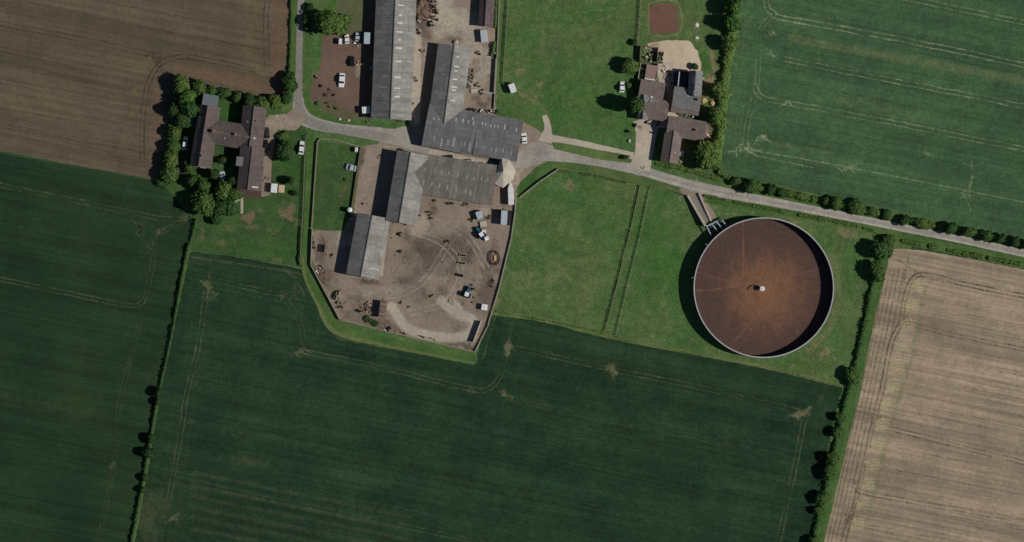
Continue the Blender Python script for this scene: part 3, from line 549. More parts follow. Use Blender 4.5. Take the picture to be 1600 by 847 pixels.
# round house with cone roof
c = W(787, 270); r = thing('round_house', 'pale cone-roofed round building at the east end of the brown stained barn', 'round house', c)
n = 9; v = []
outl = [(784, 247), (796, 250), (806, 267), (802, 281), (786, 294), (773, 288), (767, 273), (777, 263)]
pv = [px2(p) - Vector((c.x, c.y)) for p in outl]
apx = px2((786.5, 268)) - Vector((c.x, c.y))
v = [(p.x, p.y, 3.3) for p in pv] + [(apx.x, apx.y, 5.9)] + [(p.x, p.y, 3.15) for p in pv]
n = len(pv)
M['cone'] = flat_mat('cone_roof', C(160, 152, 138), .9, .12, 1.5)
mesh('roof', v, [((i + 1) % n, i, n) for i in range(n)] + [(i, (i + 1) % n, n + 1 + (i + 1) % n, n + 1 + i) for i in range(n)] + [tuple(range(n + 1, 2 * n + 1))], M['cone'], r)
v = [(p.x * .93, p.y * .93, z) for z in (0, 3.2) for p in pv]; mesh('wall', v, [((i + 1) % n, i, n + i, n + (i + 1) % n) for i in range(n)], M['brick'], r)

# small tin roof barn top right of yard
r, o = bld('narrow_shed', 'narrow purplish brown shed at the top edge beside the grass field', 'shed', (758, 18))
w = Wing(r, o, (762, -30), (757.5, 41), 12, 9, 2.6, 2.8, 3.9, roof_mat('rusty_tin', C(84, 74, 76), C(90, 78, 78), C(72, 58, 56), streak=.5), M['wood'])
w.door(.5, 1, 2.4, 2, 'wood')
r, o = bld('lean_to', 'tiny dark open lean-to with pale front edge south of the narrow shed', 'shed', (756, 57))
m = MB(); m.box(0, 0, 0, 1.6, 3.6, 1.8, .1); m.build('wall', M['wood'], r); m = MB(); m.box(0, 0, 1.82, 1.9, 3.9, .1, .1); m.build('roof', M['lgrey'], r); m = MB(); m.box(.95, .0, 0, .2, 3.9, 1.7, .1); m.build('door', M['offwhite'], r)

# farmhouse on the left
r, o = bld('farmhouse', 'large H-shaped farmhouse under brown tiles, ringed by trees on the left', 'house', (355, 220))
w = Wing(r, o, (327, 167), (312.5, 260), 18, 13.5, 4.2, 4.2, 6.3, M['tile'], M['brick_dull'])
w.chimney(326, 182); w.light(314, 240, 5, 1.6, 'light'); w.chimney(318, 244, .6, .9)
for y in (183, 188, 193, 198): w.light(314.5 - .1 * (y - 183), y, 3, 1.5, 'light_dim')
for t in (.2, .45, .7): w.door(t, -1, 1.1, 1.2, 'glass', 'window'); w.door(t, 1, 1.1, 1.2, 'glass', 'window')
w = Wing(r, o, (331, 205.5), (392, 215.5), 17.5, 18.5, 4.2, 4.2, 6.1, M['tile'], M['brick_dull'])
w.chimney(336, 206, .9, 1.3); w.chimney(370, 211, .8, 1.2); w.light(353, 217, 3, 2, 'light_dim'); w.door(.5, -1, 1.1, 1.2, 'glass', 'window'); w.door(.6, 1, 1.1, 2.0, 'wood')
w = Wing(r, o, (399, 168), (391.5, 233), 18, 17, 4.2, 4.2, 6.3, M['tile'], M['brick_dull'])
w.light(388, 191, 3.5, 2.6, 'light'); w.light(399, 217, 3, 3, 'light_dim'); w.chimney(403, 190, .5, .5); w.door(.5, 1, 1.1, 2.0, 'wood')
for t in (.2, .8): w.door(t, 1, 1.1, 1.2, 'glass', 'window')
w = Wing(r, o, (396, 231), (393, 262), 17.5, 18, 4.9, 4.9, 6.8, M['tile'], M['brick_dull']); w.light(386, 238, 12, 6, 'light_dim', .03) if 0 else None
w = Wing(r, o, (393, 260), (389, 296), 19.5, 16.5, 4.7, 4.7, 6.5, M['tile'], M['brick_dull'])
w.light(400, 293, 12, 2.2, 'light'); w.door(.5, 1, 1.1, 2.0, 'wood')
m = MB(); m.box((391 - 355) * S, (220 - 302) * S, 0, 6.6, 2.4, 2.6, -.1); m.build('porch', M['brick_dull'], r)
m = MB(); m.box((391 - 355) * S, (220 - 302) * S, 2.6, 7.0, 2.8, .14, -.1); m.build('porch_roof', flat_mat('brown_felt', C(74, 58, 54), .9, .15, 1.5), r)
m = MB(); m.box((377.5 - 355) * S, (220 - 253) * S, 0, 2.6, 2.6, 5.35, -.1); m.build('bay', M['brick_dull'], r)
m = MB(); m.box((378 - 355) * S, (220 - 253) * S, 5.35, 2.9, 2.9, .12, -.1); m.build('bay_roof', M['slate'], r)
for x, y in ((307, 260), (318, 262)):
    m = MB(); m.box((x - 355) * S, (220 - y) * S, 1.0, 1.6, .3, 1.4, -.15); m.build('bay_window', M['white'], r)

r, o = bld('flat_garage', 'small flat-roofed grey garage at the north end of the farmhouse', 'garage', (329.5, 157.5))
m = MB(); m.box(0, 0, 0, 4.5, 3.3, 2.4, -.16); m.build('wall', M['brick_dull'], r)
m = MB(); m.box(0, 0, 2.4, 4.9, 3.7, .15, -.16); m.build('roof', flat_mat('grey_felt', C(92, 98, 102), .9, .12, 1.5), r)
m = MB(); m.box(-.27, -1.7, .02, 2.2, .1, 2.1, -.16); m.build('door', M['white'], r)
r, o = bld('garden_shed', 'low greenish garden shed roof under the trees west of the farmhouse', 'shed', (299, 188))
m = MB(); m.box(0, 0, 0, 2.0, 4.0, 1.9, -.1); m.build('wall', M['wood'], r); m = MB(); m.box(0, 0, 1.9, 2.4, 4.4, .12, -.1); m.build('roof', flat_mat('green_felt', C(78, 88, 78), .9, .15, 1.5), r)

# right-hand homestead
r, o = bld('courtyard_house', 'low brown-roofed house west of the pale courtyard with junk heaped in a roof hollow', 'house', (1018, 155))
w = Wing(r, o, (1000, 139.5), (1036, 146), 14.5, 16, 3.1, 3.1, 3.9, M['tile_brown'], M['brick'])
w = Wing(r, o, (1001, 169), (1042, 175), 15.5, 14.5, 3.0, 3.0, 4.6, M['tile_brown'], M['brick'])
w.door(.5, -1, 1.1, 2.0, 'wood'); w.chimney(1006, 183, .6, .9); w.door(.2, -1, 1.1, 1.2, 'glass', 'window')
w = Wing(r, o, (1006, 150), (1004, 186), 7, 7, 3.3, 3.3, 4.3, M['slate'], M['brick'])
m = MB(); m.box((1019 - 1018) * S, (155 - 156) * S, 0, 4.0, 3.6, 3.35, -.15); m.build('dormer', M['slate'], r)
r, o = bld('walled_shed', 'low shed with rosy felt roof and white edge, inside walls north of the courtyard house', 'shed', (1017, 113))
m = MB(); m.box(0, 0, 0, 3.0, 4.2, 1.9, -.15); m.build('wall', M['brick'], r); m = MB(); m.box(0, 0, 1.9, 3.3, 4.5, .1, -.15); m.build('roof', flat_mat('rosy_felt', C(124, 104, 96), .9, .16, 2), r)
m = MB(); m.box(-.3, -2.3, 1.9, 3.4, .3, .3, -.15); m.build('gutter', M['offwhite'], r); m = MB(); m.box(1.5, .2, .05, .1, 1.0, 1.7, -.15); m.build('door', M['wood'], r)
r, o = bld('slate_house', 'grey slate house with a taller north wing, east side of the homestead', 'house', (1072, 145))
w = Wing(r, o, (1052, 152.5), (1093, 158.5), 16, 15.5, 3.7, 3.7, 5.4, M['slate'], M['brick'])
w.light(1074, 151, 2.5, 2.5, 'light'); w.chimney(1090, 157, .7, 1.1); w.door(.5, -1, 1.1, 2.0, 'wood')
for t in (.2, .8): w.door(t, -1, 1.1, 1.2, 'glass', 'window')
w = Wing(r, o, (1086.5, 113), (1083.5, 150), 10, 9, 4.6, 4.6, 6.4, M['slate'], M['brick'])
w.light(1083, 126, 3, 9, 'light'); w.light(1083.5, 146, 3, 9, 'light', .3)
for t in (.2, .6): w.door(t, -1, 1.1, 1.2, 'glass', 'window')
m = MB(); m.box((1070 - 1072) * S, (145 - 173) * S, 0, 8.4, 1.9, 2.2, -.15); m.build('lean_to', M['brick'], r)
m = MB(); m.box((1070 - 1072) * S, (145 - 173) * S, 2.2, 8.8, 2.2, .12, -.15); m.build('lean_to_roof', M['tile_brown'], r)
r, o = bld('shade_block', 'dark flat block standing in for the slate house shadow, with a white wall line', 'shade_block', (1063, 124))
m = MB(); m.box(0, 0, 0, 3.6, 4.6, 2.2, -.1); m.build('wall', M['glass'], r); m = MB(); m.box(0, 0, 2.2, 3.9, 4.9, .1, -.1); m.build('roof', M['glass'], r); m = MB(); m.box(-.6, 0, 2.3, .3, 4.4, 1.4, -.1); m.build('wall_line', M['lgrey'], r)  # dark glass colour paints the slate wing's shadow over the low flat area
r, o = bld('roadside_cottage', 'L-shaped brown-roofed cottage nearest the road in the right-hand homestead', 'house', (1065, 215))
w = Wing(r, o, (1043.5, 197.5), (1100, 206.5), 15, 14, 3.5, 3.5, 5.0, M['tile_brown'], M['brick'])
w.chimney(1087, 204, .8, 1.0); w.door(.7, -1, 1.1, 2.0, 'wood')
for t in (.3, .8): w.door(t, 1, 1.1, 1.2, 'glass', 'window')
w = Wing(r, o, (1052.5, 206), (1045.5, 253), 12.5, 13, 3.5, 3.5, 4.9, M['tile_brown'], M['brick'])
w.light(1054, 239, 3, 1.6, 'light_dim'); w.door(.6, 1, 1.1, 2.0, 'wood')

# ------------------------------------------------------------------ slurry tank
TC = W(1192.5, 449.5); R = 21.9
tank = thing('slurry_tank', 'huge open round slurry tank beside the lane at the right', 'slurry tank', TC)
def ring(name, r0, r1, z0, z1, mat, parent, n=128):
    v = []
    for i in range(n):
        a = 2 * math.pi * i / n; c, s_ = math.cos(a), math.sin(a); v += [(r0 * c, r0 * s_, z0), (r1 * c, r1 * s_, z0), (r1 * c, r1 * s_, z1), (r0 * c, r0 * s_, z1)]
    f = []
    for i in range(n):
        a, b = 4 * i, 4 * ((i + 1) % n); f += [(a + 1, b + 1, b + 2, a + 2), (a + 2, b + 2, b + 3, a + 3), (a + 3, b + 3, b, a), (a, b, b + 1, a + 1)]
    return mesh(name, v, f, mat, parent)
M['tankwall'] = flat_mat('precast_panel', C(96, 92, 90), .9, .2, 1.2)
M['rim'] = flat_mat('tank_rim', C(152, 150, 150), .7, .12, 1.2)
ring('wall', R - .28, R - .06, -.5, 4.1, M['tankwall'], tank); ring('rim', R - .34, R, 4.1, 4.25, M['rim'], tank)
for k, z in enumerate((.8, 2.0, 3.2)): ring('hoop', R - .06, R + .0, z, z + .06, M['dkmetal'], tank)
m = MB()
for a in (143, 172): 
    ca, sa = math.cos(math.radians(a)), math.sin(math.radians(a)); m.bar((ca * R, sa * R, 3.9), (ca * (R + .8), sa * (R + .8), 3.9), .15); m.bar((ca * (R + .8), sa * (R + .8), 3.9), (ca * (R + .8), sa * (R + .8), 0), .12)
m.build('overflow_pipe', M['lgrey'], tank)
t = NT('slurry_crust'); g = t.n('ShaderNodeTexCoord'); P_ = g.outputs['Object']
ofs = t.n('ShaderNodeVectorMath', _operation='SUBTRACT'); ofs.inputs[1].default_value = (.8, -1.4, 0); t.l(P_, ofs.inputs[0])
ln = t.n('ShaderNodeVectorMath', _operation='LENGTH'); t.l(ofs.outputs[0], ln.inputs[0])
wv = t.math('ADD', ln.outputs['Value'], t.math('MULTIPLY', t.math('SUBTRACT', t.noise(P_, .3, 6, .75, .2, .8), .5), 9.0))
mr = t.n('ShaderNodeMapRange', _interpolation_type='SMOOTHSTEP'); t.l(wv, mr.inputs[0]); mr.inputs['From Min'].default_value = 2; mr.inputs['From Max'].default_value = 18
col = t.mix(mr.outputs[0], C(112, 79, 56), C(70, 52, 47))
# fine radial streaks and drips of dried crust
sp = t.n('ShaderNodeSeparateXYZ'); t.l(P_, sp.inputs[0]); an = t.math('ARCTAN2', sp.outputs[1], sp.outputs[0])
cx = t.n('ShaderNodeCombineXYZ'); t.l(t.math('MULTIPLY', an, 9.0), cx.inputs[0]); t.l(t.math('MULTIPLY', ln.outputs['Value'], .12), cx.inputs[1])
rs = t.noise(cx.outputs[0], 1.6, 4, .65, .35, .75); col = t.mix(t.math('MULTIPLY', rs, .16), col, C(104, 76, 58))
cell = t.n('ShaderNodeTexVoronoi', Scale=.9, _feature='DISTANCE_TO_EDGE'); t.l(P_, cell.inputs['Vector'])
col = t.mix(t.math('MULTIPLY', t.math('LESS_THAN', cell.outputs[0], .05), .0), col, C(70, 50, 40))
at = t.n('ShaderNodeAttribute', _attribute_name='m'); s3 = t.n('ShaderNodeSeparateColor'); t.l(at.outputs['Color'], s3.inputs[0])
col = t.mix(t.math('MULTIPLY', s3.outputs[0], .42), col, C(138, 98, 68))
col = t.mix(t.math('MULTIPLY', s3.outputs[1], .35), col, C(52, 42, 34))
col = t.grain(t.grain(col, P_, .26, 2.4), P_, .12, .9)
t.b.inputs['Specular IOR Level'].default_value = .25; smat = t.done(col, .75)
circ = [(1192.5 + 108.2 * math.cos(a), 449.5 + 108.2 * math.sin(a)) for a in np.linspace(0, 2 * math.pi, 120, endpoint=False)]
sl = area('slurry', circ, .9, smat, lambda P: (mx(line(P, curve([(1160, 340), (1161, 380), (1161, 432)]), .2, 1.8, .7, .6), line(P, curve([(1080, 454), (1120, 452), (1160, 444)]), .2, 1.8, .7, .6), line(P, curve([(1147, 532), (1160, 520), (1175, 500)]), .3, 2, .5), line(P, [(1083, 424), (1140, 440)], .3, 2, .4), line(P, [(1285, 418), (1240, 430)], .3, 2, .35), line(P, [(1255, 512), (1230, 485)], .3, 2, .25), line(P, curve([(1148, 400), (1142, 415), (1150, 440)]), .3, 2.5, .4), *[line(P, [(1150 + k, 400 - k), (1156 + k, 440)], .2, 1.5, .3) for k in (-6, 3, 12)], blob(P, 1147, 443, 16, 7, 0, .5)),
                                               mx(blob(P, 1183, 462, 6, 40, 0, .5), line(P, [(1191, 435), (1191, 446)], .6, 1.2, .9), blob(P, 1178, 452, 8, 6, 0, .5)), P[:, 0] * 0), step=1.3, amp=0)
del sl['kind']; tag(sl, 'brown liquid slurry filling the round tank, orange crust in its middle', 'slurry')
off = Vector((TC.x, TC.y, 0))
for v_ in sl.data.vertices: v_.co -= off
sl.location = (TC.x, TC.y, 0)
c = W(1190.5, 451); mixr = thing('mixer_column', 'pale capped post standing in the middle of the slurry', 'mixer', (c.x, c.y, .3))
m = MB(); m.cyl(0, 0, 0, .5, 2.2, 20); m.build('post', M['concrete'], mixr, False); m = MB(); m.cyl(0, 0, 2.2, .82, .25, 24, .78); m.cyl(0, 0, 2.45, .3, .2, 16); m.build('cap', M['offwhite'], mixr)
m = MB(); pts = [Vector((-1.0 - 3.4 * k, .55 + .5 * math.sin(k * 3.1), .72)) for k in (0, .2, .4, .6)] + [Vector((-3.6, .7, .72)), Vector((-4.3, .3, .72)), Vector((-4.5, -.3, .72))]
for a, b in zip(pts[:-1], pts[1:]): m.bar(a, b, .22)
m.bar((-.3, .2, 1.2), pts[0], .22); m.build('hose', M['black'], mixr)

# loading ramp and reception platform between the lane and the tank
c = W(1105, 340); ramp = thing('loading_ramp', 'concrete loading ramp with pale kerbs leading from the lane down to the round tank', 'ramp', c)
def lp(x, y, z): v = W(x, y, z); return Vector((v.x - c.x, v.y - c.y, z))
def prism(name, quad, z0s, z1s, mat, parent):
    v = [lp(x, y, z) for (x, y), z in zip(quad, z0s)] + [lp(x, y, z) for (x, y), z in zip(quad, z1s)]
    return mesh(name, v, [(0, 1, 2, 3), (7, 6, 5, 4), (1, 0, 4, 5), (2, 1, 5, 6), (3, 2, 6, 7), (0, 3, 7, 4)], mat, parent)
M['deck'] = flat_mat('worn_concrete', C(120, 112, 104), .95, .15, 1.5)
prism('deck', [(1076, 309), (1093, 303), (1108, 343), (1101, 352)], (0,) * 4, (.1, .1, 1.5, 1.6), M['deck'], ramp)
prism('side_wall', [(1073, 306), (1076, 305), (1103, 352), (1100.5, 354)], (0,) * 4, (1.1, 1.1, 2.4, 2.4), M['concrete'], ramp)
prism('side_wall', [(1091, 303), (1093, 302), (1112, 345), (1109.5, 346)], (0,) * 4, (.9, .9, 2.0, 2.0), M['concrete'], ramp)
c = W(1118, 352); pit = thing('pump_platform', 'steel-framed platform of pale beams over a dark pit between ramp and round tank', 'platform', c)
prism('pit_wall', [(1103, 352), (1126, 340), (1137, 354), (1113, 368)], (0,) * 4, (.7,) * 4, flat_mat('pit_floor', C(52, 62, 58), .9, .3, 1.2), pit)
for a, b in (((1103, 352), (1111.5, 369)), ((1113, 351), (1121, 362)), ((1120, 347), (1129, 359)), ((1128, 344), (1136, 355)), ((1104, 354), (1121, 345))):
    m = MB(); m.bar(lp(*a, 2.2), lp(*b, 2.2), .3); m.build('beam', M['lgrey'], pit)
for p in ((1104, 353), (1111, 368), (1121, 346), (1135, 354)):
    m = MB(); m.bar(lp(*p, 0), lp(*p, 2.1), .2); m.build('post', M['dkmetal'], pit)

# ------------------------------------------------------------------ walls, fences
def wallrun(name, label, cat, pts, h, th, mat, cap=None):
    """low wall along photo-pixel points"""
    w0 = [px2(p) for p in pts]; o = w0[0]; r = thing(name, label, cat, (o.x, o.y, 0)) if cap else None
    m = MB(); mc = MB()
    for a, b in zip(w0[:-1], w0[1:]):
        q = (a + b) / 2 - o; L = (b - a).length; an = math.atan2((b - a).y, (b - a).x)
        m.box(q.x, q.y, 0, L + th * .5, th, h, an)
        if cap: mc.box(q.x, q.y, h + .002, L + th * .7, th + .08, .07, an)
    if cap: m.build('wall_face', mat, r); mc.build('coping', cap, r); return r
    ob = m.build(name, mat); ob.location = (o.x, o.y, 0); return tag(ob, label, cat)
wallrun('yard_wall', 'pale block wall round the west and southwest sides of the open yard', 'wall', [(488, 358), (486, 414), (531, 499)], 1.1, .22, M['block'], M['block'])
wallrun('yard_wall', 'low block wall along the south edge of the yard above the dark crop', 'wall', [(533, 500), (590, 514), (742, 550)], .45, .25, M['block'], M['wood'])
wallrun('yard_wall', 'block wall on the east side of the yard next to the grass paddock', 'wall', [(742, 550), (762, 510), (780, 450), (799, 372), (805, 330), (806, 313)], .7, .28, M['block'], M['block'])
wallrun('paddock_wall', 'short slanting pale wall at the northwest corner of the paddock', 'wall', [(813, 308), (843, 284), (873, 264)], 1.0, .24, M['block'], M['block'])
wallrun('strip_wall', 'pale wall along the east side of the small grass enclosure west of the barns', 'wall', [(564, 230), (559, 262), (549, 330)], .8, .25, M['brick_dull'], M['brick_dull'])
wallrun('enclosure_wall', 'low wall on the west and north sides of the small grass enclosure', 'wall', [(487, 356), (496, 222), (500, 217), (520, 218), (560, 229)], .8, .22, M['wood'], M['wood'])
wallrun('shed_wall', 'pale wall on the west edge of the grass field beside the narrow shed', 'wall', [(782, -60), (778, 60), (772, 170)], .7, .2, M['block'], M['block'])
wallrun('stockyard_wall', 'tall dark-shadowed wall east of the pens behind the T-shaped barn', 'wall', [(775, 92), (772, 146)], 1.2, .2, M['wood'], M['wood'])
wallrun('bunker_wall', 'tall pale concrete panel wall standing alone in the southeast corner of the yard', 'wall', [(752, 502), (740, 534)], 1.8, .3, M['block'], M['concrete'])
wallrun('pen_wall', 'brick walls of the open pen at the north end of the homestead', 'wall', [(1001, 73), (1028, 75), (1027, 98), (1000, 97), (1001, 73)], 1.9, .24, M['brick'], M['brick_dull'])
wallrun('garden_wall', 'walls enclosing the small yard with the rosy shed', 'wall', [(1028, 100), (1026, 126)], 1.7, .22, M['brick'], M['block'])
wallrun('garden_wall', 'pale wall on the west side of the rosy shed yard', 'wall', [(1001, 99), (997, 125)], 1.2, .22, M['brick'], M['block'])
wallrun('bay_wall', 'dark sided loading bay wall round the pale lorry at the east edge of the yard', 'wall', [(774, 328), (799, 330), (797, 352)], 1.2, .25, M['dark'], M['dark'])
wallrun('pen_divider', 'thin rail dividing the pens behind the T-shaped barn', 'rail', [(750, 143), (772, 146)], 1.0, .15, M['lgrey'], M['lgrey'])

post_me = None
def fence(label, pts, step=2.6, h=1.15, rails=(.45, .8, 1.1), mat='wood'):
    global post_me
    w0 = [px2(p) for p in pts]; o = w0[0]; r = thing('field_fence', label, 'fence', (o.x, o.y, 0))
    if post_me is None: post_me = MB().box(0, 0, 0, .14, .14, 1.25).build('post_tmp', M['wood']); me = post_me.data; bpy.data.objects.remove(post_me); post_me = me
    m = MB()
    for a, b in zip(w0[:-1], w0[1:]):
        L = (b - a).length; k = max(1, round(L / step))
        for i in range(k + (b is w0[-1])):
            p = a + (b - a) * i / k - o; q = bpy.data.objects.new('post', post_me); link(q, r); q.location = (p.x, p.y, 0)
        for z in rails: m.bar((*(a - o), z), (*(b - o), z), .09)
    m.build('rail', M[mat], r); return r
fence('rail fence with dark scrub between the grass field and the red earth patch', [(1003, -30), (999, 40), (996, 72)])
fence('rail fence running down the west side of the big grass field', [(796, -30), (790, 70), (786, 130)], 3)
fence('rail fence on the north side of the paddock beside the road verge', [(875, 264), (920, 270), (1000, 288)])
fence('west fence of the paired lines down the east side of the paddock', [(1000, 290), (985, 360), (965, 440), (945, 517)], 3.4, .9, (.5, .85))
fence('pale east fence of the paired lines between paddock and tank field', [(1016, 294), (1000, 370), (980, 450), (963, 523)], 3, .9, (.5, .85))
fence('rail fence along the south side of the paddock', [(772, 484), (850, 498), (945, 518)], 3)
fence('rail fence between the tank field and the dark crop', [(965, 526), (1100, 556), (1190, 571), (1318, 604)], 3.2)
fence('rail fence west of the grass strip next to the farmhouse garden', [(478, 212), (473, 340), (469, 412)], 3)
fence('rail fence along the top of the tank field by the road', [(1018, 292), (1050, 298), (1072, 305)], 2.4)
# ------------------------------------------------------------------ trees, bushes and hedges
def lobes_of(r_, n, flat=.8):
    out = [(Vector((0, 0, 0)), .72)]
    for i in range(n):
        a = 2 * math.pi * (i + r_.uniform(-.3, .3)) / n; e = r_.uniform(-.2, .9); d = Vector((math.cos(a) * math.cos(e), math.sin(a) * math.cos(e), math.sin(e) * flat))
        out.append((d * r_.uniform(.42, .62), r_.uniform(.28, .44)))
    return out
def crown_mesh(seed, leaves=1500, ls=.105, n=9):
    r_ = random.Random(seed); lb = lobes_of(r_, n)
    def rad(d):
        best = .3; bc = Vector((0, 0, 0))
        for c, R in lb:
            b = d.dot(c); q = b * b - c.length_squared + R * R
            if q > 0:
                t = b + math.sqrt(q)
                if t > best: best, bc = t, c
        return best, bc
    bm = bmesh.new(); bmesh.ops.create_icosphere(bm, subdivisions=3, radius=1)
    for v in bm.verts:
        d = v.co.normalized(); t, _ = rad(d); t *= .9 + .16 * mnoise.noise(d * 5 + Vector((seed, 0, 0))); v.co = d * t * .93; v.co.z *= .8
    V = [v.co.copy() for v in bm.verts]; Fc = [tuple(x.index for x in f.verts) for f in bm.faces]; bm.free()
    for i in range(leaves):
        z = r_.uniform(-.45, 1); a = r_.uniform(0, 2 * math.pi); q = math.sqrt(1 - z * z); d = Vector((q * math.cos(a), q * math.sin(a), z))
        t, c = rad(d); p = d * t * (r_.uniform(.86, 1.0) + (.12 if r_.random() < .15 else 0)); nn = (p - c).normalized() + Vector([r_.gauss(0, .38) for _ in range(3)]); nn.normalize()
        u = nn.orthogonal().normalized(); u.rotate(Matrix.Rotation(r_.uniform(0, 6.28), 3, nn)); w_ = nn.cross(u); s_ = ls * r_.uniform(.6, 1.3); p = Vector((p.x, p.y, p.z * .8))
        k = len(V); V += [p - u * s_, p - w_ * s_ * .6, p + u * s_, p + w_ * s_ * .7 + nn * s_ * .2]; Fc.append((k, k + 1, k + 2, k + 3))
    me = bpy.data.meshes.new('crown'); me.from_pydata([tuple(v) for v in V], [], Fc); me.update(); return me
CM = {}
for key in ('leaf', 'leaf_dark', 'leaf_light'):
    CM[key] = []
    for s_ in range(5):
        me = crown_mesh(s_ * 3 + len(key), n=7 + s_ % 3 * 2); me.materials.append(M[key]); CM[key].append(me)
tm = bpy.data.meshes.new('trunk'); v = []; f = []
for k, (z, R_) in enumerate(((0, .12), (.3, .08), (.9, .06), (1.0, .03))):
    for i in range(8): v.append((R_ * math.cos(i * .785), R_ * math.sin(i * .785), z))
    if k: f += [((k - 1) * 8 + i, (k - 1) * 8 + (i + 1) % 8, k * 8 + (i + 1) % 8, k * 8 + i) for i in range(8)]
for a in range(4):
    k = len(v); d = Vector((math.cos(a * 1.7), math.sin(a * 1.7), 0)); s_ = Vector((-d.y, d.x, 0))
    b0 = Vector((0, 0, .55 + .06 * a)); b1 = d * .35 + Vector((0, 0, 1.1))
    v += [tuple(b0 + s_ * .035), tuple(b0 - s_ * .035), tuple(b0 + d * .03 + Vector((0, 0, .07))), tuple(b1)]; f += [(k, k + 1, k + 3), (k + 1, k + 2, k + 3), (k + 2, k, k + 3)]
tm.from_pydata(v, [], f); tm.materials.append(M['bark']); tm.update()
def tree(x, y, rpx, label, mat='leaf', h=None, name='tree', cat=None, group=None, sx=1.0, sy=1.0):
    """crown centre and radius in photo pixels; h = height of the crown's top"""
    R_ = rpx * S * 1.22; h = h or R_ * 1.75 + .5; zc = h * .5; sz = (h - zc) / .75
    p = W(x, y); t = thing(name, label, cat or name.replace('_', ' '), (p.x, p.y, 0), 0, group)
    cr = bpy.data.objects.new('crown', rng.choice(CM[mat])); link(cr, t); cr.location = (0, 0, zc); q = rng.uniform(.8, 1.25); cr.scale = (R_ * sx * q, R_ * sy / q, sz * rng.uniform(.92, 1.04)); cr.rotation_euler = (0, 0, rng.uniform(0, 6.28))
    tr = bpy.data.objects.new('trunk', tm); link(tr, t); tr.scale = (R_ * .5 + .5, R_ * .5 + .5, zc); return t
FG = 'trees round the farmhouse'; EG = 'trees in the hedge east of the homestead'; RG = 'bushes in the hedge north of the lane'; CG = 'trees in the hedge beside the pale stubble'; WG = 'bushes in the hedge between the dark crops'
tree(519, 37, 22, 'large round tree on the grass west of the long barn, near the top edge', 'leaf', 8.5)
tree(484, 12, 6, 'small bush beside the north-south lane, closest to the top edge', 'leaf_dark', 2.6, 'bush'); tree(479, 31, 7, 'dark bush on the verge west of the large round tree', 'leaf_dark', 3.2, 'bush'); tree(480, 45, 5, 'smallest bush on the lane verge, south of its dark neighbour', 'leaf_dark', 2.4, 'bush')
tree(451, 119, 7.5, 'small tree in the hedge corner by the brown stubble, west of the lane', 'leaf_dark', 3.6); tree(454, 134, 12, 'rounded tree west of the lane just north of the junction', 'leaf', 5.6)
for x, y, r_, l, m_, h in ((285, 133, 13.5, 'northwestern corner tree of the farmhouse garden', 'leaf', 6.5), (312, 137, 11.5, 'second tree from the northwest corner of the farmhouse garden', 'leaf', 5.5), (331, 142, 7.5, 'small tree between the corner pair and the flat garage', 'leaf', 3.8),
        (294, 153, 13, 'broad tree directly west of the flat garage', 'leaf_light', 7), (297, 169, 14, 'widest tree in the clump between stubble and flat garage', 'leaf', 7.5), (272, 172, 10, 'tree bulging into the stubble west of the garage clump', 'leaf_dark', 6), (286, 189, 12, 'dark tree covering the garden shed', 'leaf_dark', 5.5),
        (273, 207, 9, 'garden edge tree level with the parked white car, left of it', 'leaf', 5), (272, 229, 11, 'garden edge tree southwest of the parked white car', 'leaf', 5), (268, 250, 12, 'garden edge tree level with the south end of the west wing', 'leaf', 5.5), (266, 272, 14, 'bushy tree at the southwest bend of the garden edge', 'leaf', 5.5),
        (296, 262, 9, 'slender tree just south of the bare garden plot', 'leaf', 4), (303, 282, 10, 'tree between garden bend and big southern tree', 'leaf', 5), (319, 319, 17, 'big round tree at the top of the hedge between the dark crops', 'leaf', 8.5), (318, 291, 11, 'tree directly north of the big southern round tree', 'leaf', 6.5),
        (349, 297, 13, 'tree below the oval white car in the garden', 'leaf', 6.5), (366, 303, 11, 'tree nearest the south end of the farmhouse', 'leaf', 5.5), (345, 325, 13, 'tree east of the big southern round tree', 'leaf_dark', 6), (360, 325, 12, 'southeastern tree of the garden beside the path', 'leaf', 5), (338, 343, 8, 'low tree at the south tip of the garden trees', 'leaf_dark', 3.6), (350, 250, 7, 'dark bush between the farmhouse wings', 'leaf_dark', 3), (336, 272, 8, 'shaded tree left of the oval white car', 'leaf_dark', 5), (362, 283, 8, 'tree behind the oval white car', 'leaf_dark', 5),
        (390, 158, 11, 'dark tree north of the east wing of the farmhouse', 'leaf_dark', 5.5), (411, 164, 12, 'tree at the northeast corner of the farmhouse', 'leaf', 5.5), (430, 160, 11, 'rounded tree over the north side of the gravel court', 'leaf', 5), (447, 155, 9, 'easternmost tree north of the gravel court', 'leaf', 4.2), (372, 152, 8, 'small tree in the middle of the north garden hedge', 'leaf', 3.6), (352, 146, 8, 'small tree north of the garden lawn', 'leaf', 3.6)):
    tree(x, y, r_, l, m_, h, group=FG)
tree(446, 237, 14, 'spreading dark tree on the lawn east of the farmhouse drive', 'leaf_dark', 5.5); tree(443, 213, 8, 'low bush at the south edge of the gravel court', 'leaf', 2, 'bush'); tree(455, 282, 6, 'sparse garden tree near the beige trailer', 'leaf_dark', 4.5, 'tree')
tree(462, 302, 5, 'small shrub south of the sparse garden tree', 'leaf_dark', 2, 'shrub')
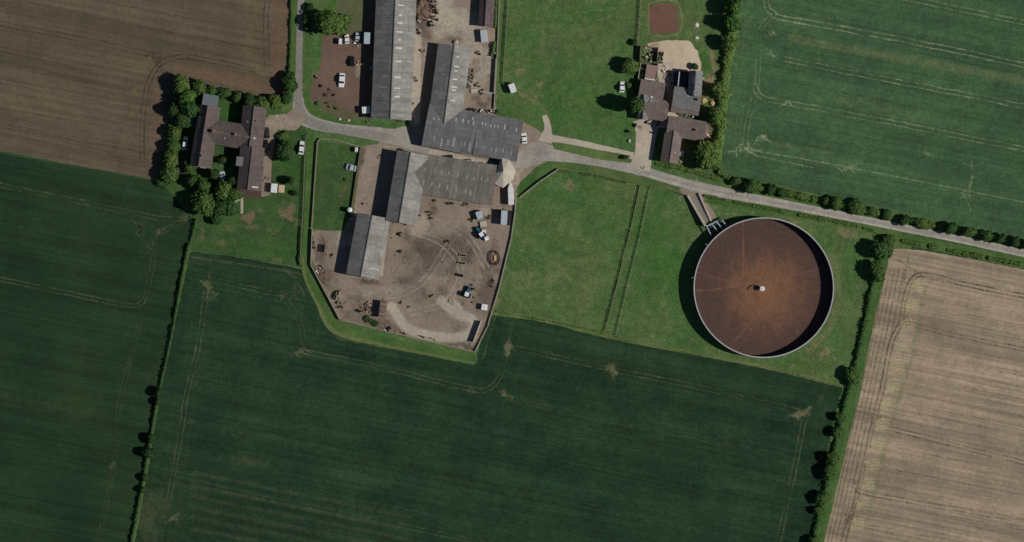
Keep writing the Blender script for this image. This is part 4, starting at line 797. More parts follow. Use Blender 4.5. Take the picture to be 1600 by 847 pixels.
for x, y, r_, l, h in ((1146, 12, 13, 'uppermost tree in the hedge beside the green crop', 8), (1143, 38, 12, 'second tree down the hedge beside the green crop', 7.5), (1138, 68, 12, 'third tree down the hedge beside the green crop', 6.5), (1124, 142, 13, 'tree in the hedge level with the slate house', 7), (1119, 181, 13, 'tree in the hedge level with the brown terrace top', 7), (1103, 243, 20, 'big leafy tree beside the roadside cottage', 7.5), (1117, 226, 9, 'small tree behind the big leafy one by the cottage', 5)):
    tree(x, y, r_, l, 'leaf_light' if r_ < 20 else 'leaf', h, group=EG)
tree(984, 104, 12, 'pale green tree west of the open brick pen', 'leaf', 5.2); tree(979, 98, 8, 'dark tree overlapping the pale green one west of the pen', 'leaf_dark', 4.6); tree(991, 165, 15, 'tall tree against the west wall of the courtyard house, casting a wide shadow', 'leaf', 11, sx=.85)
tree(983, 134, 5, 'shrub between the white car and the courtyard house', 'leaf', 1.8, 'shrub'); tree(1086, 104, 5, 'small dark shrub at the north end of the slate house', 'leaf_dark', 2.4, 'shrub')
tree(991, 67, 5, 'small dark bush on the fence line near the open pen', 'leaf_dark', 2.2, 'bush'); tree(976, 246, 4, 'dot-like bush at the east end of the grass island', 'leaf_dark', 1.8, 'bush')
for x, y, r_, l, h in ((1174, 291, 11, 'largest bush north of the lane above the round tank', 5), (1149, 283, 7, 'dark bush between the big cottage tree and the lane hedge', 3), (1204, 297, 8, 'second bush east along the lane above the tank', 3), (1222, 301, 8, 'third bush east along the lane above the tank', 2.6), (1305, 318, 10, 'round bush north of the lane right above the tank box corner', 4.5), (1338, 323, 12, 'wide bush north of the lane above the dark hedge tree', 4), (1290, 314, 6, 'small bush left of the round one above the tank', 3),
        (1362, 330, 7, 'low bush east of the wide one north of the lane', 2.4), (1384, 336, 8, 'low pale bush midway along the lane hedge', 2.6), (1412, 344, 8, 'dark edged bush before the gap in the lane hedge', 3.2), (1441, 350, 9, 'pale bush just after the gap in the lane hedge', 3), (1484, 357, 10, 'first of the evenly spaced round bushes along the lane', 5), (1514, 363, 9, 'second of the evenly spaced round bushes along the lane', 4.6), (1541, 369, 9, 'third of the evenly spaced round bushes along the lane', 4.4), (1563, 373, 8, 'fourth of the evenly spaced round bushes along the lane', 4), (1585, 378, 8, 'fifth of the evenly spaced round bushes along the lane', 4), (1606, 382, 8, 'round bush cut by the right edge', 4)):
    tree(x, y, r_, l, 'leaf' if r_ != 8 else 'leaf_dark', h, 'bush', group=RG)
for x, y, r_, l, h in ((1375, 391, 14, 'dark tree at the northwest corner of the pale stubble', 7.5), (1369, 425, 13, 'tree just below the corner one beside the pale stubble', 6.5), (1388, 377, 9, 'small tree at the very top of the stubble hedge', 4), (1331, 588, 11, 'lone round tree where tank field and dark crop meet', 5), (1312, 652, 7, 'upper small tree of the close pair halfway down the stubble hedge', 4), (1308, 675, 8, 'lower small tree of the close pair halfway down the stubble hedge', 4.5),
        (1300, 716, 9, 'tree above the widest bulge of the lower stubble hedge', 5.5), (1294, 737, 10, 'tree at the widest bulge of the lower stubble hedge', 5.5), (1284, 778, 9, 'upper tree of the lowest pair in the stubble hedge', 5), (1279, 798, 7, 'lower tree of the lowest pair in the stubble hedge', 4), (1272, 845, 8, 'tree cut by the bottom edge in the stubble hedge', 4.5)):
    tree(x, y, r_ * 1.12, l, 'leaf', h * .85, group=CG)
for x, y, r_, l, h in ((248, 613, 6.5, 'upper bush of the close top pair in the hedge between the dark crops', 4), (247, 627, 5, 'lower bush of the close top pair in the hedge between the dark crops', 3), (237, 685, 7, 'bush at the middle of the hedge between the dark crops', 4), (233, 707, 9, 'largest bush in the hedge between the dark crops', 4.5), (227, 746, 5.5, 'small bush below the largest one between the dark crops', 3), (223, 765, 5, 'lowest bush in the hedge between the dark crops', 3)):
    tree(x, y, r_, l, 'leaf_dark', h, 'bush', group=WG)

def hedge(label, pts, wid, ht, mat, dens=26, gap=0.0, name='hedge', ls=.26, seed=0):
    r_ = random.Random(seed); c = [np.array(p) for p in curve(pts, 5)]; seg = []
    m = MB(); o = px2(c[0])
    V, Fc = [], []; ph = r_.uniform(0, 50)
    def prof(s): return (.75 + .5 * mnoise.noise(Vector((s * .35 + ph, 0, 0)))) * (1.0 + .35 * mnoise.noise(Vector((s * 1.3, ph, 0))))
    s0 = 0.0
    for a, b in zip(c[:-1], c[1:]):
        A, B = px2(a) - o, px2(b) - o; d = B - A; L = d.length
        if L < 1e-6: continue
        d.normalize(); nn = Vector((-d.y, d.x))
        k = max(1, int(L / .8))
        for i in range(k):      # inner mass of the hedge
            s = s0 + L * (i + .5) / k; p = A + d * L * (i + .5) / k; q = prof(s)
            if gap and mnoise.noise(Vector((s * .22, ph, 3))) > gap: continue
            m.box(p.x, p.y, 0, L / k * 1.15, wid * q * .62, ht * q * .72, math.atan2(d.y, d.x), .65)
        for i in range(int(L * wid * dens)):
            s = s0 + r_.random() * L; q = prof(s)
            if gap and mnoise.noise(Vector((s * .22, ph, 3))) > gap: continue
            a_ = r_.uniform(-.05, 1.05) * math.pi; rr = r_.uniform(.82, 1.05)
            x = math.cos(a_) * wid / 2 * q * rr; z = max(.08, math.sin(a_)) * ht * q * rr * .95
            p = A + d * (s - s0) + nn * x; n3 = Vector((nn.x * math.cos(a_), nn.y * math.cos(a_), math.sin(a_) + .25)) + Vector([r_.gauss(0, .4) for _ in range(3)]); n3.normalize()
            u = n3.orthogonal().normalized(); u.rotate(Matrix.Rotation(r_.uniform(0, 6.28), 3, n3)); w_ = n3.cross(u); e = ls * r_.uniform(.6, 1.35); P3 = Vector((p.x, p.y, z))
            kk = len(V); V += [P3 - u * e, P3 - w_ * e * .6, P3 + u * e, P3 + w_ * e * .7]; Fc.append((kk, kk + 1, kk + 2, kk + 3))
        s0 += L
    m.add(V, Fc); ob = m.build(name, M[mat]); ob.location = (o.x, o.y, 0); return tag(ob, label, name)
hedge('long leafy hedge between the homestead and the green crop', [(1151, -60), (1146, 10), (1142, 60), (1134, 110), (1129, 150), (1126, 200), (1118, 250)], 4.4, 3.0, 'leaf_light', seed=1)
hedge('thin hedge down the west side of the pale stubble', [(1376, 400), (1362, 450), (1350, 510), (1334, 580), (1318, 640), (1300, 720), (1284, 790), (1270, 850), (1262, 930)], 2.2, 2.0, 'leaf', 24, seed=2)
hedge('patchy low hedge between the lane and the pale stubble', [(1392, 374), (1440, 382), (1500, 395), (1560, 406), (1620, 418), (1690, 430)], 1.9, 1.2, 'leaf', 22, .12, seed=3)
hedge('broken hedge along the north side of the lane', [(1122, 268), (1160, 288), (1230, 302), (1310, 320), (1400, 340), (1470, 355), (1560, 373), (1690, 400)], 2.6, 2.0, 'leaf', 24, .2, seed=4)
hedge('narrow dark hedge separating the two dark crop fields', [(307, 342), (300, 370), (292, 395), (283, 440), (268, 525), (256, 580), (245, 630), (232, 705), (222, 760), (212, 815), (205, 850), (192, 930)], 1.0, 1.7, 'leaf_dark', 40, seed=5)
hedge('hedge along the north side of the farmhouse garden', [(320, 144), (360, 147), (400, 157), (440, 164)], 3.4, 3.0, 'leaf', seed=6)
hedge('hedge down the west side of the farmhouse garden', [(268, 195), (264, 230), (259, 262), (250, 284), (262, 292)], 3.2, 3.0, 'leaf', seed=7)
hedge('thin roadside hedge west of the north-south lane', [(455, -40), (454, 60), (450, 150)], 1.0, 1.2, 'leaf_dark', seed=8)
hedge('low hedge by the roadside cottage front garden', [(1025, 256), (1060, 262), (1095, 272), (1125, 280)], 1.8, 1.1, 'leaf', 22, seed=9)
hedge('scrubby hedge on the south side of the lane by the tank ramp', [(1100, 306), (1140, 314), (1200, 326), (1260, 338), (1330, 351), (1368, 362)], 1.3, .8, 'leaf', 24, .1, seed=10)
hedge('dark weedy growth below the yard barn clutter at the south wall', [(570, 497), (582, 503), (590, 508)], 2.6, 1.2, 'leaf_dark', 20, seed=11)
hedge('line of shrubs between the narrow shed and the grass field', [(777, -40), (775, 10), (772, 70), (768, 88)], 1.2, 1.6, 'leaf', 30, .2, seed=12)
hedge('low scrub beside the fence under the northwest paddock road verge', [(866, 266), (920, 273), (1000, 291)], .9, .5, 'leaf', 24, .1, seed=13)
hedge('scrubby line along the west fence of the paired paddock lines', [(999, 292), (985, 360), (965, 440), (946, 515)], .5, .35, 'leaf', 26, .15, seed=14)
hedge('straggling scrub along the north verge of the paddock south fence', [(775, 486), (850, 500), (945, 520)], .7, .5, 'leaf', 26, .1, seed=15)
hedge('short dark hedge where fence and farmhouse meadow end', [(469, 355), (467, 415)], 1.0, 1.0, 'leaf_dark', 30, seed=16)

# ------------------------------------------------------------------ vehicles
def car(x, y, L, Wd, ang, paint, label, h=1.45, group=None, van=False, name='car'):
    """L, Wd in photo pixels; ang: heading in degrees, photo plane (0 = right, 90 = up)"""
    L *= S; Wd *= S; p = W(x, y); t = thing(name, label, 'van' if van else 'car', (p.x, p.y, 0), math.radians(ang), group)
    st = [(-.5, .82, .45, .80), (-.47, .96, .3, .9), (-.2, 1, .25, .95), (.2, 1, .25, .93), (.42, .95, .28, .82), (.5, .78, .4, .66)]
    v, f = [], []
    for xx, w_, z0, z1 in st: v += [(xx * L, -w_ * Wd / 2, z0), (xx * L, w_ * Wd / 2, z0), (xx * L, w_ * Wd / 2 * .98, z1 - .12), (xx * L, w_ * Wd / 2 * .86, z1), (xx * L, -w_ * Wd / 2 * .86, z1), (xx * L, -w_ * Wd / 2 * .98, z1 - .12)]
    for i in range(len(st) - 1): f += [(i * 6 + k, i * 6 + (k + 1) % 6, i * 6 + 6 + (k + 1) % 6, i * 6 + 6 + k) for k in range(6)]
    f += [tuple(range(5, -1, -1)), tuple(range(len(st) * 6 - 6, len(st) * 6))]
    mesh('body', v, [q[::-1] for q in f], M[paint], t)
    x0, x1 = (-.47, .30) if van else (-.38, .24); r0, r1 = (-.46, .18) if van else (-.26, .08); w0, w1 = Wd * .43, Wd * .36
    v = [(x0 * L, -w0, .9), (x1 * L, -w0, .85), (x1 * L, w0, .85), (x0 * L, w0, .9), (r0 * L, -w1, h - .05), (r1 * L, -w1, h - .05), (r1 * L, w1, h - .05), (r0 * L, w1, h - .05)]
    mesh('cabin_glass', v, [(0, 1, 5, 4), (1, 2, 6, 5), (2, 3, 7, 6), (3, 0, 4, 7), (4, 5, 6, 7)], M['glass'], t)
    m = MB(); m.box((r0 + r1) / 2 * L, 0, h - .045, (r1 - r0) * L + .06, w1 * 2 + .08, .07, 0, .92); m.build('roof_panel', M[paint], t)
    for xx in (-.31, .31):
        for yy in (-1, 1): m = MB(); m.cyl(xx * L, yy * Wd * .44, 0, .31, .2, 14, axis='y'); m.build('wheel', M['black'], t)
    for yy in (-1, 1): m = MB(); m.box(.485 * L, yy * Wd * .32, .5, .1, .3, .14); m.build('headlight', M['lgrey'], t)
    return t
car(534, 125.5, 22, 9.5, 86 + 180, 'white', 'white car alone in the middle of the bare earth plot', 1.7)
car(471.5, 231, 21, 8.5, 82, 'offwhite', 'white car on the lawn near the gravel court entrance', 1.6)
car(289.5, 224, 21, 8, 82, 'white', 'white car parked in shade west of the farmhouse', 1.6)
car(972, 136, 17, 8, 85, 'white', 'white car on grass beside the courtyard house', 1.8)
car(348, 276, 17, 9, 100, 'lgrey', 'pale rounded car on the lawn among the farmhouse trees', 1.5)
car(548.5, 262, 16, 9.5, 165, 'lgrey', 'pale grey car in the small grass enclosure', 1.5)
car(417.5, 208, 17, 7, 95, 'dkmetal', 'dark car against the farmhouse east wing, the northern of two', 1.5)
car(415.5, 227, 17, 7, 92, 'black', 'black car against the farmhouse east wing, the southern of two', 1.5)
car(694, 248, 28, 8.5, 188, 'black', 'long black car parked in the narrow lane between barns', 1.5)
car(729, 253.5, 20, 8, 188, 'lgrey', 'grey car with dark windows in the narrow lane, east of the black one', 1.5)
car(819, 216, 17, 8.5, 95, 'offwhite', 'pale car beside the east gable of the T-shaped barn', 1.5)
car(542, 61, 15, 7, 95, 'white', 'small white car south of the large round tree', 1.5)
car(559, 58, 14, 8, 85, 'lgrey', 'grey-white car between the small white car and the pale box trailer', 1.7)
car(550, 96, 16, 8, 90, 'black', 'black car parked next to the long barn shadow', 1.4)

def box_trailer(x, y, L, Wd, ang, h, mat, label, name='trailer', cat='trailer', point=0.0, drawbar=True, group=None):
    L *= S; Wd *= S; p = W(x, y); t = thing(name, label, cat, (p.x, p.y, 0), math.radians(ang), group)
    n = MB(); hw, hl = Wd / 2, L / 2; z0 = .55
    pts = [(-hl, -hw), (hl - point * L, -hw), (hl, -hw * (1 - min(1, point * 3))) , (hl, hw * (1 - min(1, point * 3))), (hl - point * L, hw), (-hl, hw)]
    k = len(pts); v = [(a, b, z0) for a, b in pts] + [(a, b, h - .12) for a, b in pts] + [(a * .96, b * .9, h) for a, b in pts]
    f = [tuple(range(k - 1, -1, -1))] + [(i, (i + 1) % k, k + (i + 1) % k, k + i) for i in range(k)] + [(k + i, k + (i + 1) % k, 2 * k + (i + 1) % k, 2 * k + i) for i in range(k)] + [tuple(range(2 * k, 3 * k))]
    mesh('body', v, f, M[mat], t)
    for s_ in (-1, 1): m = MB(); m.cyl(-.05 * L, s_ * hw * .9, 0, .33, .22, 14, axis='y'); m.build('wheel', M['black'], t)
    m = MB(); [m.box(q * L * .3, 0, h + .005, .12, Wd * .8, .04) for q in (-1, 0, 1)]; m.build('roof_rib', M['lgrey'], t)
    m = MB(); m.box(-hl - .01, 0, z0 + .1, .06, Wd * .8, h - z0 - .4); m.build('tail_door', M['offwhite'], t)
    if drawbar: m = MB(); m.bar((hl, 0, .5), (hl + .8, 0, .45), .12); m.build('drawbar', M['dkmetal'], t)
    return t
box_trailer(800.5, 138, 14, 9.5, 110, 2.4, 'white', 'white caravan standing on the grass field beside the pens', 'caravan', 'caravan')
box_trailer(798, 302, 36, 9, 92, 2.4, 'offwhite', 'long white trailer with pointed front end beside the round house', point=.3, drawbar=False)
box_trailer(787.5, 340, 22, 10, 87, 2.9, 'lgrey', 'pale lorry body parked in the dark sided bay', 'lorry_body', 'lorry')
box_trailer(572.5, 172, 13, 10.5, 5, 2.3, 'white', 'white trailer at the southwest corner of the long barn', drawbar=False)
box_trailer(574, 60, 18, 10.5, 88, 2.5, 'lgrey', 'pale grey box trailer touching the long barn shadow')
box_trailer(532, 65, 9, 5, 85, 1.8, 'white', 'tiny white trailer, westernmost of the vehicles under the round tree')
box_trailer(428.5, 294, 14, 10, 85, 2.0, 'white', 'white trailer by the south end of the farmhouse drive'); box_trailer(440, 295, 12, 9, 85, 1.9, 'straw', 'beige trailer next to the white one south of the lawn')
box_trailer(598, 483, 26, 11, 82, 2.3, 'heap', 'open brown trailer with a pale load near the south yard wall')
box_trailer(557, 234, 7, 4.5, 85, 1.5, 'offwhite', 'tiny white trailer in the corner of the small grass enclosure')

def tractor(x, y, ang, label):
    p = W(x, y); t = thing('tractor', label, 'tractor', (p.x, p.y, 0), math.radians(ang))
    m = MB(); m.box(.6, 0, .7, 2.4, .8, .8, 0, .9); m.box(-1.0, 0, .8, 1.4, 1.3, .5); m.build('bonnet', M['blue'], t)
    m = MB(); m.box(-.8, 0, 1.3, 1.4, 1.4, 1.0, 0, .85); m.build('cab', M['glass'], t); m = MB(); m.box(-.8, 0, 2.3, 1.3, 1.3, .1); m.build('cab_roof', M['white'], t)
    for s_ in (-1, 1):
        m = MB(); m.cyl(-1.0, s_ * .95, 0, .8, .45, 20, axis='y'); m.build('wheel', M['black'], t)
        m = MB(); m.cyl(1.2, s_ * .75, 0, .5, .3, 16, axis='y'); m.build('wheel', M['black'], t)
    return t
tractor(750, 363, 125, 'blue tractor with white cab roof in the yard near the pale lorry')
tractor(731, 456, 70, 'dark machine with a pale cab roof low in the middle of the yard').children
# ------------------------------------------------------------------ yard things
def at(x, y, z=0): return W(x, y, z)
def put(name, m, mat, label, cat, x, y, ang=0, group=None):
    ob = m.build(name, M[mat]); ob.location = at(x, y); ob.rotation_euler = (0, 0, math.radians(ang)); return tag(ob, label, cat, group)
def bale(x, y, mat, label, r=.75, l=1.2, ang=0): m = MB(); m.cyl(0, 0, 0, r, l, 20, axis='x'); m.cyl(0, 0, .03, r * .8, l + .06, 20, axis='x'); return put('bale', m, mat, label, 'bale', x, y, ang)
bale(756, 362, 'white', 'white wrapped bale beside the blue tractor, the northern of two'); bale(760, 372, 'white', 'white wrapped bale beside the blue tractor, the southern of two', ang=30)
def tank_ibc(x, y, sx, sy, h, mat, label, ang=0, name='water_tank', cat='tank'):
    p = at(x, y); t = thing(name, label, cat, (p.x, p.y, 0), math.radians(ang)); m = MB(); m.box(0, 0, .15, sx * S, sy * S, h - .15, 0, .94); m.build('vessel', M[mat], t)
    m = MB(); m.cyl(0, 0, h, .22, .12, 14); m.build('lid', M['lgrey'], t); m = MB(); m.box(0, 0, 0, sx * S + .06, sy * S + .06, .15); m.build('pallet', M['wood'], t); return t
tank_ibc(757, 480, 9.5, 9.5, 1.7, 'white', 'white square tank against the east yard wall', -10); tank_ibc(749, 336, 10, 12, 2.0, 'lgrey', 'pale tank by the southeast corner of the brown stained barn', 20); tank_ibc(755, 350, 10, 9, .7, 'concrete', 'low pale block between tank and blue tractor', 10, 'block_stack', 'blocks')
p = at(547, 328); t = thing('feed_silo', 'small round white silo at the corner of the yard barn', 'silo', (p.x, p.y, 0)); m = MB(); m.cyl(0, 0, .8, .75, 1.6, 20); m.build('drum', M['white'], t); m = MB(); m.cyl(0, 0, 2.4, .75, .3, 20, .15); m.build('cone_top', M['white'], t)
m = MB(); [m.bar((math.cos(a) * .6, math.sin(a) * .6, 0), (math.cos(a) * .6, math.sin(a) * .6, .8), .1) for a in (0, 2.1, 4.2)]; m.build('leg', M['dkmetal'], t)
# ring feeder
p = at(773.5, 403); t = thing('ring_feeder', 'oval dark red cattle feeder ring by the east yard wall', 'feeder', (p.x, p.y, 0), .05)
for z, w_ in ((.15, .16), (.6, .12), (1.0, .16)):
    m = MB(); q = [(1.45 * math.cos(a), 2.2 * math.sin(a), z) for a in np.linspace(0, 2 * math.pi, 29)]; [m.bar(a, b, w_) for a, b in zip(q[:-1], q[1:])]; m.build('hoop', M['bakelite'], t)
m = MB(); [m.bar((1.45 * math.cos(a), 2.2 * math.sin(a), 0), (1.45 * math.cos(a), 2.2 * math.sin(a), 1.0), .07) for a in np.linspace(0, 2 * math.pi, 17)]; m.build('bar', M['bakelite'], t)
m = MB(); m.box(0, 0, .02, .9, 2.2, .5, 0, .6); m.build('feed', M['straw'], t)
def trough(x, y, L, ang, label, mat='concrete', wd=.75, group=None):
    p = at(x, y); t = thing('trough', label, 'trough', (p.x, p.y, 0), math.radians(ang), group); L *= S; m = MB()
    for a, b, c_, d_ in ((0, wd / 2, L, .1), (0, -wd / 2, L, .1)): m.box(a, b, 0, c_, d_, .5)
    for s_ in (-1, 1): m.box(s_ * L / 2, 0, 0, .1, wd + .1, .5)
    m.build('trough_side', M[mat], t); m = MB(); m.box(0, 0, .01, L - .1, wd - .1, .16); m.build('trough_bed', M['black'], t); return t
trough(723, 399, 10, -8, 'northernmost of three feed troughs in a row in the yard'); trough(721, 411, 12, -10, 'middle one of three feed troughs in a row in the yard'); trough(718, 430, 11, -12, 'southernmost of three feed troughs in a row in the yard', 'dkmetal')
def heap(x, y, rx, ry, h, mat, label, name='heap', cat='heap', seed=0, ang=0):
    bm = bmesh.new(); bmesh.ops.create_icosphere(bm, subdivisions=4, radius=1)
    for v in bm.verts:
        k = 1 + .35 * mnoise.noise(v.co * 2.2 + Vector((seed, 0, 0))) + .15 * mnoise.noise(v.co * 7 + Vector((0, seed, 0))); v.co = Vector((v.co.x * rx * S * k, v.co.y * ry * S * k, max(-.05, v.co.z * h * k)))
    me = bpy.data.meshes.new(name); bm.to_mesh(me); bm.free(); me.materials.append(M[mat]); ob = link(bpy.data.objects.new(name, me)); ob.location = at(x, y); ob.rotation_euler = (0, 0, math.radians(ang)); return tag(ob, label, cat)
SCR = {'dark': 'dark_piece', 'dkmetal': 'metal_piece', 'rust': 'rusty_piece', 'white': 'white_piece', 'offwhite': 'pale_piece', 'wood': 'timber', 'straw': 'straw_lump', 'black': 'tyre', 'blue': 'blue_piece', 'concrete': 'rubble', 'lgrey': 'grey_piece', 'brick': 'brick_rubble'}
def scrap(x, y, rx, ry, n, label, mats=('dark', 'dkmetal', 'rust'), h=.6, seed=0, name='scrap_pile', cat='scrap', ang=0):
    r_ = random.Random(seed + int(x)); p = at(x, y); t = thing(name, label, cat, (p.x, p.y, 0), math.radians(ang)); ms = {k: MB() for k in mats}
    for i in range(n):
        a, q = r_.uniform(0, 6.28), math.sqrt(r_.random()); X, Y = math.cos(a) * q * rx * S, math.sin(a) * q * ry * S; k = r_.choice(mats); m_ = MB() if n <= 16 else ms[k]; s_ = r_.uniform(.2, .9)
        if r_.random() < .5: m_.box(X, Y, 0, s_, r_.uniform(.15, .5), r_.uniform(.3, 1) * h, r_.uniform(0, 3.1), r_.uniform(.6, 1))
        elif r_.random() < .5: b = r_.uniform(0, 6.28); m_.bar((X, Y, r_.uniform(.1, h)), (X + math.cos(b) * s_ * 1.2, Y + math.sin(b) * s_ * 1.2, r_.uniform(.1, h)), r_.uniform(.07, .18))
        else: m_.cyl(X, Y, 0, r_.uniform(.15, .35), r_.uniform(.3, 1) * h, 10)
        if n <= 16: m_.build(SCR[k], M[k], t)
    for k, m_ in ms.items():
        if m_.v: m_.build(SCR[k], M[k], t)
    return t
#{'dark': 'dark_piece', 'dkmetal': 'metal_piece', 'rust': 'rusty_piece', 'white': 'white_piece', 'offwhite': 'pale_piece', 'wood': 'timber', 'straw': 'straw_lump', 'black': 'tyre', 'blue': 'blue_piece', 'concrete': 'rubble', 'lgrey': 'grey_piece', 'brick': 'brick_rubble'}
scrap(678, 314, 4, 3, 6, 'dark scrap beside the south wall of the brown stained barn, west end', h=.8)
scrap(703, 318, 5, 4, 8, 'dark scrap with long poles at the middle of the brown stained barn', h=.8); scrap(728, 320, 6, 2.5, 7, 'low dark scrap at the barn wall left of the pale tank', h=.8)
scrap(671, 334, 7, 3, 8, 'slanting line of dark timber south of the brown stained barn', ang=-35, h=.6); scrap(656, 338, 3, 2, 4, 'small scrap by the corner barn east wall'); scrap(674, 341, 4, 2, 5, 'small scrap pile under the slanting timber', h=.4)
scrap(624, 366, 3.5, 4, 8, 'dark drum pile in the yard east of the yard barn, upper', ('black', 'dark'), .9); scrap(626, 393, 4, 2.5, 6, 'dark drum pile in the yard east of the yard barn, lower', ('dark', 'dkmetal'), .5)
scrap(698, 377, 5, 2, 7, 'lone flat dark scrap in the middle of the yard', ('dark', 'dkmetal'), .4); scrap(737, 343, 3, 3, 5, 'scrap left of the low pale block', h=.8); scrap(763, 339, 4, 3, 6, 'rusty scrap between the pale tank and the lorry', ('rust', 'dark'), .8)
scrap(739, 449, 3, 4, 5, 'dark drum east of the pale-cabbed machine', ('black', 'dark'), .9); scrap(722, 459, 3, 3, 4, 'dark wheel pile west of the pale-cabbed machine', ('black',), .9); scrap(673, 461, 3, 3, 4, 'small dark scrap alone near the yard centre south', ('dark',), .5); scrap(638, 478, 2, 2, 3, 'tiny dark scrap east of the brown trailer', ('dark',), .5); scrap(625, 472, 4, 2, 4, 'flat dark scrap just north of the pale scraped track', ('dark',), .3)
scrap(768, 441, 5, 8, 14, 'scattered brown scrap along the inner east yard wall', ('dark', 'rust'), .3); scrap(739, 469, 2, 5, 4, 'narrow brown plank near the white square tank', ('rust',), .4, ang=-30)
tt = put('concrete_pad', MB().box(0, 0, .0, 2.2, 1.2, .35, 0, .9), 'block', 'worn concrete pad beside the pale scraped track', 'pad', 706, 472, -25)
heap(529, 462, 9, 6, 1.7, 'wood', 'tall grey heap against the southwest yard wall', seed=3, ang=55); heap(506, 432, 9, 13, .8, 'heap', 'brown rubble heap inside the west yard wall', seed=5, ang=30); scrap(500, 425, 8, 10, 30, 'mixed rubble on the brown heap inside the west wall', ('dark', 'wood', 'brick', 'offwhite'), .7)
scrap(533, 476, 9, 6, 18, 'dark clutter just below the tall grey heap', ('dark', 'wood', 'dkmetal'), .6); scrap(561, 485, 6, 4, 8, 'two dark barrels west of the grassy rubbish', ('black',), .9); scrap(577, 480, 8, 9, 30, 'grassy rubbish heap west of the brown trailer', ('wood', 'straw', 'dark', 'rust'), .8); scrap(598, 482, 4, 9, 16, 'pale load lying in the open brown trailer', ('offwhite', 'rust', 'dark'), 2.9, name='trailer_load', cat='load')
scrap(606, 513, 6, 5, 12, 'dark and pale junk at the south yard wall', ('black', 'offwhite', 'dkmetal'), 1.0); scrap(625, 521, 12, 3, 14, 'low junk strip along the south yard wall', ('dark', 'concrete', 'wood'), .4, ang=-13); scrap(665, 527, 14, 2, 14, 'thin litter along the eastern half of the south yard wall', ('dark', 'rust'), .3, ang=-13)
trough(503, 388, 12, 85, 'deep red-brown open bin on the west side of the yard', 'rust', 1.6); scrap(519, 399, 3, 3, 4, 'small dark drum south of the red-brown bin', ('dark',), .9); scrap(491, 378, 1.5, 14, 10, 'long dark timber leaning along the west yard wall', ('dark', 'wood'), .8)
scrap(551, 338, 3, 5, 6, 'dark frame below the small white silo', ('dkmetal', 'white'), .9); scrap(565, 318, 2.5, 2, 3, 'small dark scrap on the concrete strip north of the yard barn', ('dark',), .5)
scrap(614, 348, 3, 2, 3, 'dark piece at the foot of the corner barn, west side', ('dark',), .6); scrap(633, 350, 3, 2, 3, 'dark piece at the foot of the corner barn, east side', ('dark',), .6)
scrap(623, 440, 9, 3, 8, 'brown litter south of the yard barn', ('dark', 'rust'), .3) if 0 else None
for x, y, a, l in ((493, 120, 'concrete', 'ringed dark tyre stack at the west edge of the bare earth plot'), (502, 133, 'dark', 'dark stump south of the tyre stack'), (513, 141, 'dark', 'tiny dark stump north of the bent pole on bare earth'), (509, 149, 'rust', 'thin bent pole lying on the bare earth plot'), (522, 149, 'dark', 'largest dark stump on the bare earth plot'), (495, 160, 'dark', 'dark stump nearest the lane bend'), (511, 161, 'rust', 'rusty pole south of the largest stump'), (513, 168, 'dark', 'dark stump above the white stone on the verge'), (523, 169, 'dark', 'dark stump pair right of the verge stump')):
    scrap(x, y, 2.2, 3, 4, l, (a, 'dark'), .8, name='stump', cat='stump')
heap(531, 186, 2, 2, .5, 'offwhite', 'white stone on the road verge, western of two', 'stone', 'stone', 2); heap(545, 188, 2, 1.5, .5, 'offwhite', 'white stone on the road verge, eastern of two', 'stone', 'stone', 4)
scrap(576, 189, 2.5, 5, 5, 'dark gate remains on the verge south of the long barn', ('dark', 'wood'), 1.0)
scrap(559, 101, 5, 6, 12, 'rusty and pale scrap right of the black car by the barn', ('rust', 'straw', 'concrete'), .5); scrap(555, 70, 7, 3, 8, 'white bits below the cluster of parked vehicles', ('white', 'dkmetal'), .7); scrap(580, 104, 1.5, 5, 4, 'blue-white bags leaning on the long barn wall', ('lgrey',), 1.0)
heap(660, 15, 13, 18, 1.4, 'heap', 'large brown dung heap beside the long barn at the top edge', 'dung_heap', 'heap', 7); scrap(674, 20, 12, 24, 70, 'dark rubbish strewn over the large dung heap', ('dark', 'rust', 'wood', 'dkmetal'), 1.4, name='rubbish', cat='rubbish'); scrap(655, 32, 6, 5, 14, 'white and dark rubbish at the foot of the dung heap', ('white', 'dark', 'dkmetal'), 1.0); scrap(654, 50, 6, 5, 12, 'dark ring of tyres at the south end of the dung heap', ('black', 'concrete'), .8)
heap(712, 66, 4, 4, 1.0, 'concrete', 'pale heap at the north gable of the T-shaped barn', seed=11); scrap(747, 83, 4, 3.5, 7, 'dark round bin in the pens yard', ('dark', 'black'), .8); scrap(772, 84, 4, 6, 12, 'dark junk at the field wall beside the pens yard', ('dark', 'lgrey', 'dkmetal'), .9)
for x, y, l in ((646, 120, 'upper dark gate scrap in the alley beside the long barn'), (650, 126, 'small dark bits below the upper gate scrap in the alley'), (645, 162, 'lower dark gate scrap in the alley beside the long barn'), (623, 188, 'dark bar lying at the southeast corner of the long barn'), (660, 79, 'dark piece at the north entry of the alley')): scrap(x, y, 5, 1.8, 6, l, ('dark', 'rust'), .6)
for x, y, rx, l in ((737, 112, 3, 'dark scrap highest along the east side of the T-shaped barn'), (737, 123, 3, 'second dark scrap down the east side of the T-shaped barn'), (735, 135, 4, 'brown scrap beside the concrete slab in the pens'), (747, 134, 4, 'brown scrap east of the concrete slab in the pens'), (752, 143, 5, 'dark scrap right of the pale slab in the pens')): scrap(x, y, rx, 5, 9, l, ('dark', 'rust', 'wood'), .8)
put('slab', MB().box(0, 0, 0, 2.2, 1.4, .5, 0, .9), 'concrete', 'pale concrete slab in the pens east of the T-shaped barn', 'slab', 741, 142, 5)
